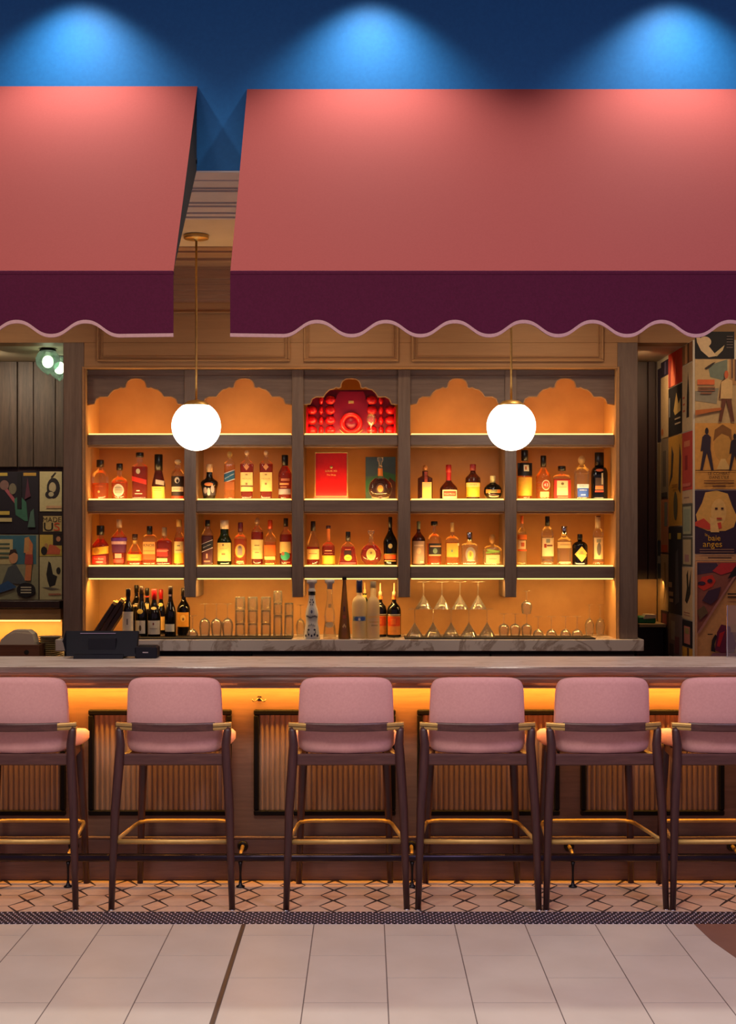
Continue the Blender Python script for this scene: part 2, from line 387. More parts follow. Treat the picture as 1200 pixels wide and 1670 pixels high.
# header over the back bar with its crown
solo('wall_header', MB().box(XL, XR, 9.57, 9.75, 2.935, 3.478), 'frieze_wood', (0, 9.66, 2.935), 'brown wooden header wall above the bottle shelves', 'wall', kind='structure')
def zc(y, d=9.5): return PZ(y, d)
cr = [(9.568, 3.19), (9.555, 3.19), (9.555, 3.205), (9.545, 3.212), (9.545, 3.235), (9.535, 3.24), (9.535, 3.262), (9.522, 3.266), (9.522, 3.30), (9.51, 3.304), (9.51, 3.33), (9.49, 3.335), (9.49, 3.39), (9.47, 3.392), (9.47, 3.405), (9.44, 3.412), (9.40, 3.428), (9.385, 3.428), (9.385, 3.442), (9.35, 3.446), (9.29, 3.455), (9.27, 3.455), (9.27, 3.466), (9.19, 3.472), (9.19, 3.478), (9.568, 3.478)]
solo('trim_2', MB().extrude(cr, 'x', XL, XR), 'crown_wood', (0, 9.5, 3.19), 'brown stepped crown moulding above the bottle shelves', 'moulding', kind='structure')
solo('wall_left', MB().box(XL - 0.1, XL, 7.3, 10.8, -0.004, 6.2), 'wall_plaster', (XL, 9, 0), 'dark side wall at the left of the bar', 'wall', kind='structure')
solo('wall_right', MB().box(XR, XR + 0.1, 7.3, 10.8, -0.004, 6.2), 'wall_plaster', (XR, 9, 0), 'dark side wall at the right of the bar', 'wall', kind='structure')
YW = 10.6
wb = thing('wall_back', (0, YW, 0), kind='structure'); setp(wb, 'dark wood back wall seen beside the bottle shelves', 'wall')
MB().box(XL, XR, YW, YW + 0.15, -0.004, 2.935).build('wall_face', 'deep_wood', wb)
zpl = PZ(762, YW); pw = 0.135; x = PX(-60, YW); i = 0
while x < PX(112, YW):
    wv = pw * (0.8 + 0.45 * ((i * 37) % 10) / 10)
    MB().box(x + 0.002, x + wv - 0.002, YW - 0.022 - 0.004 * (i % 3), YW, zpl, 2.934, 0.003).build('plank', 'dark_plank', wb); x += wv; i += 1
x = PX(1030, YW); i = 0
while x < 2.055:
    x1 = min(2.055, x + 0.11)
    MB().box(x + 0.002, x1 - 0.002, YW - 0.02 - 0.004 * (i % 2), YW, 0.6, 2.934, 0.003).build('plank', 'deep_wood', wb); x = x1; i += 1
# poster pillar at the right
YP, XP = 9.44, 2.07
solo('wall_poster_pillar', MB().box(XP, XR, YP, YW, -0.004, 2.935), 'paper_white', (XP + 0.5, 10, 0), 'pillar covered in film posters at the right', 'wall', kind='structure')

# ================================================================== AWNINGS
YA0, YA1 = 7.298, 6.39
ztop, zlow, zval, zcrest = 3.884, PZ(443, 6.39), PZ(550, 6.39), PZ(527, 6.39)
def awning(x0, x1, end, label, crest0, dz):
    """end: +1 when the visible end is at x1, -1 when at x0"""
    t = thing('awning', ((x0 + x1) / 2, YA0, zlow), label, 'awning')
    zt = ztop + dz; n = 24; rows = 20
    top = []; th = 0.005
    def pt(u, v, k):
        x = x0 + (x1 - x0) * u; y = YA0 + (YA1 - YA0) * v; z = zt + (zlow - zt) * v
        sag = -0.012 * math.sin(math.pi * v) * (0.6 + 0.4 * math.sin(9 * u))
        return (x, y - 0.7 * k, z + sag - 0.7 * k)
    vs = []; fs = []
    for k in (0, th):
        for j in range(rows + 1):
            for i in range(n + 1): vs.append(pt(i / n, j / rows, k))
    S = (n + 1) * (rows + 1)
    for j in range(rows):
        for i in range(n):
            a = j * (n + 1) + i; q = (a, a + 1, a + n + 2, a + n + 1)
            fs.append(q); fs.append(tuple(S + v for v in reversed(q)))
    for i in range(n):
        for j in (0, rows): a = j * (n + 1) + i; fs.append((a, a + 1, S + a + 1, S + a))
    for j in range(rows):
        for i in (0, n): a = j * (n + 1) + i; b = a + n + 1; fs.append((a, b, S + b, S + a))
    MB().add(vs, fs, False).build('canopy_fabric', 'awning_coral', t)
    # scalloped valance
    per = 0.2950; xs = []; N = int((x1 - x0) / 0.012)
    xe = x1 if end > 0 else x0
    def edge(x):
        ph = (x - crest0) / per
        k = (crest0 - x) / per if end < 0 else (x - crest0) / per
        if k > 0.5: return zval + 0.004 * (k - 0.5)
        c = 0.5 + 0.5 * math.cos(2 * math.pi * ph); c = c * c * (3 - 2 * c) * 0.35 + c * 0.65
        return zval + (zcrest - zval) * c
    up = [(x0 + (x1 - x0) * i / N) for i in range(N + 1)]
    mb = MB(); tr = MB()
    for k, (y0, y1, m_, lo, hi) in enumerate(((YA1 - 0.004, YA1, mb, lambda x: edge(x) + 0.008, lambda x: zlow), (YA1 - 0.009, YA1 + 0.004, tr, lambda x: edge(x) - 0.002, lambda x: edge(x) + 0.013))):
        rings = []
        for x in up:
            rings.append([(x, y0, lo(x)), (x, y1, lo(x)), (x, y1, hi(x)), (x, y0, hi(x))])
        m_.loft(rings, smooth=False)
    v = mb.build('valance', 'awning_burgundy', t); tr.build('trim_binding', 'awning_trim', v)
    MB().box(x0, x1, YA1 - 0.006, YA1 + 0.020, zlow - 0.014, zlow + 0.004, 0.003).build('front_bar', 'awning_burgundy', t)
    for xx, s in ((x0 + 0.004, 1), (x1 - 0.010, -1)):
        MB().extrude([(YA0, zt - 0.02), (YA0, 3.48), (YA1 + 0.012, zlow - 0.005), (YA1 + 0.012, zlow - 0.002)], 'x', xx, xx + 0.006).build('end_panel', 'dark_fabric', t)
        MB().tube([(xx + s * 0.03, YA0 - 0.01, 3.50), (xx + s * 0.03, YA1 + 0.03, zlow + 0.0)], 0.012, 8).build('frame_arm', 'black_metal', t)
    for xx in [x0 + (x1 - x0) * q for q in (0.33, 0.66)]:
        MB().tube([(xx, YA0 - 0.01, 3.50), (xx, YA1 + 0.03, zlow)], 0.012, 8).build('frame_arm', 'black_metal', t)
    MB().tube([(x0, YA0 - 0.02, 3.52), (x1, YA0 - 0.02, 3.52)], 0.014, 8).build('wall_bar', 'black_metal', t)
    return t
awning(-3.05, PX(322, YA0), 1, 'coral awning at the left with a scalloped burgundy valance', PX(140, 6.39), 0.006)
awning(PX(403, YA0), 3.05, -1, 'wide coral awning at the right with a scalloped burgundy valance', PX(517, 6.39), -0.008)

# ================================================================== BACK BAR CABINET
YC, YI, YK = 9.55, 9.62, 10.05                                # frame face | shelf and pilaster face | back panel
cab = thing('bottle_shelving', (PX(571, YC), 9.8, 1.033), 'tall grey-brown wooden back bar with lit bottle shelves', 'shelving')
xo0, xi0, xi1, xo1 = PX(103, YC), PX(137, YC), PX(1007, YC), PX(1040, YC)
ZB, ZO = 1.033, PZ(601, YC)
MB().box(xo0, xi0, YC, 10.09, ZB, 2.934, 0.004).build('side_post', 'cabinet_wood', cab)
MB().box(xi1, xo1, YC, 10.09, ZB, 2.934, 0.004).build('side_post', 'cabinet_wood', cab)
MB().box(xi0, xi1, YC + 0.002, 10.09, ZO, 2.934, 0.003).build('lintel', 'frieze_wood', cab)
MB().box(xo0, xo1, YC + 0.002, YC + 0.019, 2.934, 3.19).build('frieze_board', 'frieze_wood', cab)
bk = MB().box(xi0, xi1, YK, YK + 0.04, ZB, ZO).build('back_panel', 'back_panel', cab)
MB().box(xi0, xi0 + 0.008, YC + 0.012, YK, ZB, ZO).build('side_lining', 'niche_panel', cab)
MB().box(xi1 - 0.008, xi1, YC + 0.012, YK, ZB, ZO).build('side_lining', 'niche_panel', cab)
for a, b, c, d in ((xi0 - 0.012, xi0, ZB, ZO + 0.012), (xi1, xi1 + 0.012, ZB, ZO + 0.012), (xi0, xi1, ZO, ZO + 0.012)):
    MB().box(a, b, YC - 0.008, YC + 0.006, c, d, 0.003).build('opening_bead', 'frieze_wood', cab)
def panel_mould(x0, x1, z0, z1):
    o = 0.014
    mb = MB()
    for (a, b, c, d) in ((x0, x1, z0, z0 + o), (x0, x1, z1 - o, z1), (x0, x0 + o, z0 + o, z1 - o), (x1 - o, x1, z0 + o, z1 - o)):
        mb.box(a, b, YC - 0.016, YC + 0.004, c, d, 0.004)
    for (a, b, c, d) in ((x0 + 0.03, x1 - 0.03, z0 + 0.03, z0 + 0.036), (x0 + 0.03, x0 + 0.036, z0 + 0.036, z1 - 0.03), (x1 - 0.036, x1 - 0.03, z0 + 0.036, z1 - 0.03)):
        mb.box(a, b, YC - 0.008, YC + 0.004, c, d, 0.002)
    mb.build('panel_moulding', 'frieze_wood', cab)
for a, b in ((158, 473), (495, 650), (671, 984)): panel_mould(PX(a, YC), PX(b, YC), PZ(590, YC), PZ(508, YC))
PIL = [(300.5, 320), (476, 495), (649, 669), (823, 842)]
zpb = PZ(974, YI)
for a, b in PIL:
    MB().box(PX(a, YI), PX(b, YI), YI - 0.012, YK, zpb, ZO, 0.003).build('pilaster', 'cabinet_wood', cab)
bays = [(137, 300.5), (320, 476), (495, 649), (669, 823), (842, 1007)]
bx = []
for i, (a, b) in enumerate(bays):
    x0 = PX(a, YI) if i else xi0 + 0.009; x1 = PX(b, YI) if i < 4 else xi1 - 0.009
    bx.append((x0, x1))
half = [(1.0, 0.0), (0.86, 0.03), (0.82, 0.22), (0.74, 0.30), (0.58, 0.30), (0.52, 0.46), (0.45, 0.57), (0.37, 0.60), (0.31, 0.66), (0.26, 0.63), (0.215, 0.66), (0.205, 0.78), (0.17, 0.90), (0.10, 0.98), (0.0, 1.0)]
ZA0, ZA1 = PZ(660, YI), PZ(617, YI)
SH = [(709, 726), (815.5, 834.5), (924, 943)]
SZ = [(PZ(a, YI), PZ(b, YI)) for a, b in SH]                  # (top, bottom) of each shelf
def led(x0, x1, y, z, e, down=False, hgt=0.012, back=True, name='led_strip'):
    return None
for (x0, x1) in bx:
    cx, hw_ = (x0 + x1) / 2, (x1 - x0) / 2
    arch = [(cx + hw_ * u, ZA0 + (ZA1 - ZA0) * v) for u, v in half]
    archL = [(cx - hw_ * u, ZA0 + (ZA1 - ZA0) * v) for u, v in reversed(half)]
    poly = [(x0, ZO - 0.001), (x1, ZO - 0.001)] + arch + archL[1:]
    mb = MB(); n = len(arch + archL[1:]); pts = arch + archL[1:]
    for y in (YI + 0.004, YI + 0.026):
        pass
    # strips between the straight top and the arched edge
    vs = []; fs = []
    for y in (YI + 0.004, YI + 0.026):
        for (u, v) in pts: vs += [(u, y, v), (u, y, ZO - 0.001)]
    for i in range(n - 1):
        a = 2 * i; fs += [(a, a + 1, a + 3, a + 2), (2 * n + a + 2, 2 * n + a + 3, 2 * n + a + 1, 2 * n + a), (a, a + 2, 2 * n + a + 2, 2 * n + a), (a + 1, 2 * n + a + 1, 2 * n + a + 3, a + 3)]
    mb.add(vs, fs)
    ap = mb.build('arch_valance', 'shelf_wood', cab)
    rim = MB().tube([(u, YI + 0.004, v) for u, v in pts], 0.0045, 6).build('arch_bead', 'frieze_wood', ap)
    MB().box(x0, x1, YI - 0.004, YI + 0.006, ZO - 0.045, ZO - 0.037, 0.002).build('cove_bead', 'shelf_wood', ap)
    for si, (zt, zb) in enumerate(SZ):
        sh = MB().box(x0, x1, YI, YK, zb, zt, 0.003).build('shelf', 'shelf_wood', cab)
        MB().box(x0 + 0.006, x1 - 0.006, YI + 0.006, YI + 0.016, zt, zt + 0.009, 0.002).build('light_strip', 'led_strip', sh)
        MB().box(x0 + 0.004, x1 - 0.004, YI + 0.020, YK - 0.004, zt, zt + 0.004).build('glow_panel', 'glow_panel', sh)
        L_ = lamp('shelf_led', 'AREA', (cx, YI + 0.030, zt + 0.016), 1.1, (1.0, 0.62, 0.22), shape='RECTANGLE', size=(x1 - x0) * 0.92, size_y=0.010)
        aim(L_, (cx, YI + 0.20, zt + 0.20))
        if si == 2:
            MB().box(x0 + 0.006, x1 - 0.006, YI + 0.006, YI + 0.02, zb - 0.008, zb, 0.002).build('light_strip', 'led_strip', sh)
            L_ = lamp('shelf_led', 'AREA', (cx, YI + 0.03, zb - 0.011), 4.0, (1.0, 0.52, 0.13), shape='RECTANGLE', size=(x1 - x0) * 0.92, size_y=0.012)
            aim(L_, (cx, YI + 0.2, zb - 0.4))
        else:
            MB().box(x0 + 0.001, x1 - 0.001, YI + 0.02, YI + 0.034, zb - 0.014, zb, 0.002).build('under_bead', 'niche_panel', sh)

# marble worktop and the units below
x0, x1 = PX(90, 9.5), PX(1050, 9.5)
wt = solo('marble_worktop', MB().box(x0, x1, 9.50, 10.09, 1.033 - 0.075, 1.033, 0.004), 'back_marble', ((x0 + x1) / 2, 9.8, 0.958), 'grey veined marble worktop below the bottle shelves', 'worktop')
ux = [PX(v, 9.53) for v in (103, 228, 410, 600, 800, 1036)]
ul = ['under the till', 'below the stacked tumblers', 'below the tequila bottles', 'below the martini glasses', 'at the right end']
for i in range(5):
    u = thing('undercounter_unit', ((ux[i] + ux[i + 1]) / 2, 9.8, 0), 'dark undercounter cabinet of the back bar, ' + ul[i], 'cabinet', 'undercounter cabinets of the back bar')
    MB().box(ux[i] + 0.001, ux[i + 1] - 0.001, 9.56, 10.08, 0.0, 0.957, 0.003).build('body', 'fridge_black', u)
    d = MB().box(ux[i] + 0.006, ux[i + 1] - 0.006, 9.535, 9.559, 0.09, 0.935, 0.003).build('door', 'unit_wood' if i > 1 else 'fridge_black', u)
    for kx in ((ux[i] + ux[i + 1]) / 2 - 0.06, (ux[i] + ux[i + 1]) / 2 + 0.06):
        MB().lathe([(0.002, 0), (0.008, 0.003), (0.009, 0.010), (0.005, 0.016), (0.001, 0.017)], n=10).build('door_knob', 'chrome', d, off=(0, 0, 0), loc=(kx - W[u.name].x, 9.535 - 9.8, 0.905)).rotation_euler = (math.pi / 2, 0, 0)

# ================================================================== BAR
YT0, YT1, ZT = 6.99, 7.66, 1.07
bt = thing('bar_worktop', (0, 7.3, ZT - 0.1), 'long polished bar top with a moulded wooden edge', 'bar top')
MB().box(-2.75, 2.75, YT0 + 0.05, YT1, ZT - 0.04, ZT, 0.002).build('stone_slab', 'bar_stone', bt)
prof = [(7.055, ZT - 0.002), (7.012, ZT), (6.998, ZT - 0.004), (6.99, ZT - 0.012), (6.988, ZT - 0.024), (6.992, ZT - 0.036), (7.0, ZT - 0.043), (7.004, ZT - 0.05), (7.0, ZT - 0.054), (7.002, ZT - 0.06), (7.012, ZT - 0.075), (7.03, ZT - 0.088), (7.036, ZT - 0.098), (7.036, ZT - 0.102), (7.30, ZT - 0.102), (7.30, ZT - 0.06), (7.055, ZT - 0.06)]
MB().extrude(prof, 'x', -2.75, 2.75).build('edge_moulding', 'bar_edge_wood', bt)
bf = thing('bar_counter', (0, 7.4, 0), 'warm wood bar front with dark framed fluted panels', 'bar front')
YBF = 7.315
MB().box(-2.75, 2.75, YBF, 7.58, 0.0, ZT - 0.102).build('front_board', 'bar_front_wood', bf)
MB().box(-2.75, 2.75, YBF - 0.015, YBF, 0.0, PZ(1368, 7.3), 0.003).build('baseboard', 'bar_base_wood', bf)
MB().box(-2.75, 2.75, YBF - 0.020, YBF, PZ(1368, 7.3), PZ(1364, 7.3), 0.003).build('base_bead', 'bar_front_wood', bf)
MB().box(-2.75, 2.75, YBF - 0.05, YBF - 0.036, ZT - 0.110, ZT - 0.102).build('light_strip', 'led_strip_bar', bt)
for i in range(8):
    xc = -2.5 + 5.0 * (i + 0.5) / 8
    L_ = lamp('bar_led', 'AREA', (xc, YBF - 0.05, ZT - 0.112), 5.2, (1.0, 0.43, 0.05), shape='RECTANGLE', size=0.625, size_y=0.014)
    aim(L_, (xc, YBF - 0.02, 0.0))
PXS = [(-390 + 266 * k, -157 + 266 * k) for k in range(0, 7)]
PXS = [(-122, 108), (145, 378), (414, 645), (680, 912), (946, 1180), (1213, 1446)]
pz0, pz1 = PZ(1329, YBF), PZ(1157, YBF)
slat_me = None
for a, b in PXS:
    x0, x1 = PX(a, YBF), PX(b, YBF); fr = 0.026
    fm = MB()
    fm.box(x0, x1, YBF - 0.022, YBF, pz0, pz0 + fr, 0.005); fm.box(x0, x1, YBF - 0.022, YBF, pz1 - fr, pz1, 0.005)
    fm.box(x0, x0 + fr, YBF - 0.022, YBF, pz0 + fr, pz1 - fr, 0.005); fm.box(x1 - fr, x1, YBF - 0.022, YBF, pz0 + fr, pz1 - fr, 0.005)
    fm.build('panel_frame', 'panel_black', bf)
    fp = MB().box(x0 + fr, x1 - fr, YBF - 0.004, YBF, pz0 + fr, pz1 - fr).build('fluted_panel', 'tambour_wood', bf)
    n = 25; sw = (x1 - x0 - 2 * fr) / n
    for i in range(n):
        cx = x0 + fr + sw * (i + 0.5); hh = (pz1 - pz0) / 2 - fr
        if slat_me is None:
            q = [(-sw * 0.46 + sw * 0.92 * j / 6, -0.006 * math.sin(math.pi * j / 6) - 0.001) for j in range(7)]
            o = MB().extrude([(q_[0], q_[1]) for q_ in q], 'z', -hh, hh).build('slat', M['tambour_wood'], fp, off=(0, 0, 0), loc=(cx, YBF - 0.004 - 7.4, (pz0 + pz1) / 2)); slat_me = o.data
        else: place('slat', slat_me, fp, (cx, YBF - 0.004 - 7.4, (pz0 + pz1) / 2))
# bag hooks under the counter
def bag_hook(px, label):
    t = thing('bag_hook', (PX(px, YBF), YBF, PZ(1140, YBF)), label, 'hook', 'bag hooks under the counter')
    MB().box(-0.010, 0.010, -0.004, 0.0, -0.008, 0.014, 0.002).build('back_plate', 'gunmetal', t, off=(0, 0, 0))
    for s in (-1, 1):
        MB().tube([(0, -0.004, 0.006), (s * 0.008, -0.018, 0.004), (s * 0.018, -0.026, -0.008), (s * 0.028, -0.028, -0.008), (s * 0.034, -0.028, 0.002)], 0.0035, 8).build('prong', 'strip_metal', t, off=(0, 0, 0))
bag_hook(423, 'small brass double hook on the bar front')
# foot rail
YR, ZR = 7.16, 0.142
fr_ = thing('foot_rail', (0, YR, 0), 'round metal foot rail along the bar base', 'foot rail')
MB().tube([(-2.75, YR, ZR), (2.75, YR, ZR)], 0.020, 16).build('rail_tube', 'gunmetal', fr_)
for px in (-170, 111, 392, 672, 934, 1205):
    x = PX(px, YR)
    MB().lathe([(0.021, 0), (0.021, 0.006), (0.009, 0.012), (0.006, 0.03), (0.005, 0.06), (0.0065, 0.10), (0.010, 0.122)], (x, YR, 0.0), 12).build('post', 'black_metal', fr_)
    s = MB().tube([(x, YR, ZR + 0.008), (x, YR + 0.05, ZR + 0.02), (x, YBF - 0.022, ZR + 0.028)], 0.009, 10).build('wall_arm', 'brass', fr_)
    MB().lathe([(0.026, 0), (0.026, 0.006), (0.018, 0.012), (0.004, 0.014)], n=14).build('wall_flange', 'black_metal', s, off=(0, 0, 0), loc=(x, YBF - 0.0156 - YR, ZR + 0.028)).rotation_euler = (math.pi / 2, 0, 0)

# ================================================================== STOOLS
def make_stool(loc, rz, label):
    t = thing('bar_stool', loc, label, 'bar stool', 'pink bar stools at the counter', rz=rz)
    O = (0, 0, 0)
    # seen from its back: -y towards the camera, +y towards the bar
    def backpt(u, v):          # u -1..1 across, v 0..1 up; gently curved back
        x = u * (0.224 - 0.012 * v); y = -0.190 + 0.052 * u * u - 0.035 * v; return x, y, 0.695 + 0.345 * v
    # upholstered back with rounded corners: superellipse outline, front and rear skins
    def skin(side, n=22, m=16):
        pass
    nb = 40; outl = []
    for k in range(nb):
        a = 2 * math.pi * k / nb; c, s_ = math.cos(a), math.sin(a); e = 2 / 8.0
        outl.append((math.copysign(abs(c) ** e, c), math.copysign(abs(s_) ** e, s_)))
    rings = []
    for d_, sc in ((-0.022, 0.02), (-0.022, 0.12), (-0.022, 0.3), (-0.022, 0.5), (-0.022, 0.7), (-0.021, 0.84), (-0.0205, 0.9), (-0.014, 0.97), (0.0, 1.0), (0.018, 0.985), (0.030, 0.93), (0.034, 0.8), (0.036, 0.02)):
        ring = []
        for (u, v) in outl:
            su = u * (1 - (1 - sc) * (0.22 if sc > 0.85 else 1)) if sc > 0.85 else u * sc
            sv = v * (1 - (1 - sc) * (0.28 if sc > 0.85 else 1)) if sc > 0.85 else v * sc
            x, y, z = backpt(su, 0.5 + 0.5 * sv)
            z += 0.006 * (1 - su * su) * max(0, sv)
            ring.append((x, y + d_, z))
        rings.append(ring)
    MB().loft(rings).build('backrest', 'stool_fabric', t, off=O)
    # seat pad
    rings = []
    for z, s_ in ((0.700, 0.90), (0.702, 0.96), (0.715, 1.0), (0.745, 1.0), (0.757, 0.95), (0.761, 0.8), (0.762, 0.0)):
        rings.append([(u * (0.196 + 0.054 * max(0, min(1, 0.9 + v))) * s_, 0.058 + v * 0.195 * s_, z) for u, v in outl])
    MB().loft(rings).build('seat', 'stool_fabric', t, off=O)
    # curved wooden back rail with brass sleeves
    def railp(u): return (u * 0.262, -0.262 + 0.070 * u * u, 0.822)
    def band(u0, u1, r, hz, n=10):
        rg = []
        for k in range(n + 1):
            x, y, z = railp(u0 + (u1 - u0) * k / n)
            rg.append([(x, y - r, z - hz * 0.7), (x, y - r * 0.8, z - hz), (x, y + r, z - hz), (x, y + r, z + hz), (x, y - r * 0.8, z + hz), (x, y - r, z + hz * 0.7)])
        return MB().loft(rg, smooth=False)
    band(-0.72, 0.72, 0.0115, 0.0185).build('back_rail', 'stool_wood_x', t, off=O)
    for s_ in (-1, 1): 
        sl = band(s_ * 1.0, s_ * 0.70, 0.0130, 0.0160).build('rail_sleeve', 'brass', t, off=O)
        x, y, z = railp(s_ * 0.80)
        band(s_ * 1.0, s_ * 0.70, 0.0136, 0.0022).build('sleeve_groove', 'black_metal', sl, off=O)
    # legs: rear ones rise to the rail, front ones stop under the seat
    for s_ in (-1, 1):
        pts = [(s_ * 0.272, -0.265, 0.0), (s_ * 0.266, -0.258, 0.20), (s_ * 0.258, -0.243, 0.45), (s_ * 0.244, -0.222, 0.66), (s_ * 0.240, -0.212, 0.74), (s_ * 0.246, -0.206, 0.80), (s_ * 0.250, -0.202, 0.815)]
        MB().tube(pts, [0.0135, 0.0165, 0.0205, 0.0225, 0.021, 0.018, 0.014], 12).build('leg', 'stool_wood', t, off=O)
        pts = [(s_ * 0.222, 0.262, 0.0), (s_ * 0.214, 0.245, 0.3), (s_ * 0.198, 0.215, 0.66), (s_ * 0.196, 0.212, 0.70)]
        MB().tube(pts, [0.0145, 0.017, 0.021, 0.020], 12).build('leg', 'stool_wood', t, off=O)
    MB().box(-0.232, 0.232, -0.222, -0.190, 0.645, 0.697, 0.006).build('seat_frame', 'stool_wood_x', t, off=O)
    MB().box(-0.195, 0.195, 0.195, 0.225, 0.650, 0.697, 0.006).build('seat_frame', 'stool_wood_x', t, off=O)
    for s_ in (-1, 1): MB().extrude([(s_ * 0.232, -0.2), (s_ * 0.207, -0.2), (s_ * 0.182, 0.205), (s_ * 0.205, 0.205)], 'z', 0.652, 0.695).build('side_frame', 'stool_wood_x', t, off=O)
    # brass foot ring
    y0, y1 = -0.246, 0.245
    zr = 0.305
    MB().tube([(-0.262, y0, zr), (0.262, y0, zr)], 0.0115, 10).build('foot_bar', 'brass', t, off=O)
    MB().tube([(-0.262, y0 + 0.01, zr), (-0.225, 0.17, zr), (-0.214, 0.222, zr), (-0.19, 0.250, zr), (-0.15, 0.257, zr), (0.15, 0.257, zr), (0.19, 0.250, zr), (0.214, 0.222, zr), (0.225, 0.17, zr), (0.262, y0 + 0.01, zr)], 0.0095, 10).build('foot_ring', 'brass', t, off=O)
    for s_ in (-1, 1):
        MB().lathe([(0.015, 0), (0.015, 0.004)], (s_ * 0.272, -0.265, 0.0), 10).build('glide', 'chrome', t, off=O)
    return t
YS = 6.715 + 0.265
st = [(25, 0, 'pink bar stool cut off by the left edge of the picture'), (280, 0.0, 'pink bar stool in front of the till, second from the left'), (565, 0.03, 'pink bar stool right of the small bag hook'), (780, -0.01, 'pink bar stool below the martini glasses'), (988.5, 0.03, 'pink bar stool second from the right, its legs touching its right neighbour'), (1195, 0.02, 'pink bar stool cut off by the right edge of the picture')]
st0 = None
for px, rz, lb in st:
    loc = (PX(px, 6.715) + math.sin(rz) * -0.265, YS, 0.0)
    if st0 is None: st0 = make_stool(loc, rz, lb)
    else:
        c = copy_tree(st0, loc, rz); c['label'] = lb
# ================================================================== PENDANTS AND LANTERNS
def pendant(px, label):
    d = 8.84; x = PX(px, d); zc_ = PZ(695, d); r = 40 * d / F
    t = thing('pendant_lamp', (x, d, 3.478), label, 'pendant lamp', 'globe pendants')
    MB().lathe([(0.070, 0.0), (0.075, -0.004), (0.075, -0.020), (0.070, -0.026), (0.012, -0.028), (0.012, -0.036), (0.002, -0.037)], n=28).build('ceiling_canopy', 'satin_brass', t, off=(0, 0, 0))
    MB().tube([(0, 0, -0.03), (0, 0, zc_ + r - 3.478)], 0.0065, 10).build('rod', 'satin_brass', t, off=(0, 0, 0))
    c = zc_ - 3.478; tb = math.radians(33)
    MB().lathe([(0.012, c + r * math.cos(tb) + 0.034), (0.05, c + r * math.cos(tb) + 0.026), (r * math.sin(tb) * 0.98, c + r * math.cos(tb) + 0.006), (r * math.sin(tb) * 0.98, c + r * math.cos(tb) - 0.004)], n=28).build('cap_plate', 'satin_brass', t, off=(0, 0, 0))
    MB().lathe([(max(0.001, r * math.sin(a)), c + r * math.cos(a)) for a in [tb + (math.pi - tb) * k / 20 for k in range(21)]], n=36).build('globe_shade', 'globe_glow', t, off=(0, 0, 0))
pendant(320, 'white globe pendant on a brass rod, at the left over the whiskies')
pendant(833.5, 'white globe pendant on a brass rod, at the right')
def lantern(px, py, d, label):
    zc_ = PZ(py, d); t = thing('lantern', (PX(px, d), d, 2.935), label, 'lantern', 'green glass lanterns'); c = zc_ - 2.935; k = d / F
    MB().lathe([(0.012, 0.0), (0.012, -0.008), (0.004, -0.010), (0.004, c + 24 * k)], n=12).build('hanger', 'black_metal', t, off=(0, 0, 0))
    MB().lathe([(0.004, c + 24 * k), (0.014, c + 22 * k), (13 * k, c + 17 * k), (14 * k, c + 15 * k), (12 * k, c + 14.5 * k)], n=20).build('cap', 'black_metal', t, off=(0, 0, 0))
    MB().lathe([(11.5 * k, c + 15 * k), (17 * k, c + 9 * k), (20 * k, c + 1 * k), (18 * k, c - 9 * k), (11 * k, c - 17 * k), (3 * k, c - 23 * k), (0.001, c - 25 * k)], n=24, cap0=False).build('glass_shade', 'lantern_glass', t, off=(0, 0, 0))
    MB().sphere((0, 0, c - 3 * k), (9 * k, 9 * k, 10 * k), 16, 10).build('bulb', 'lantern_bulb', t, off=(0, 0, 0))
lantern(78, 587, 9.86, 'green glass lantern hanging at the upper left')
lantern(97, 597, 10.28, 'green glass lantern half hidden behind the shelving post')

# ================================================================== BOTTLES
def supy(x, a, b, n):
    q = min(0.985, abs(x) / max(a, 1e-6)); return b * (1 - q ** n) ** (1.0 / n)
def prof_fn(rb, rt, hb, hs, rn, sh='q', rtop=None):
    """radius (fraction of half width) as a function of height fraction"""
    def f(h):
        if h < 0.02: return rb * (0.93 + 0.07 * (h / 0.02) ** 0.5)
        if h <= hb: return rb + (rt - rb) * (h / hb)
        if h >= hs: return rn
        t = (h - hb) / (hs - hb)
        if sh == 'q': return rn + (rt - rn) * math.sqrt(max(0, 1 - t * t))
        if sh == 'l': return rt + (rn - rt) * t
        u = t * t * (3 - 2 * t); return rt + (rn - rt) * u
    return f
def table_fn(tab):
    def f(h):
        for (h0, r0), (h1, r1) in zip(tab, tab[1:]):
            if h <= h1: 
                t = (h - h0) / (h1 - h0); return r0 + (r1 - r0) * t
        return tab[-1][1]
    return f
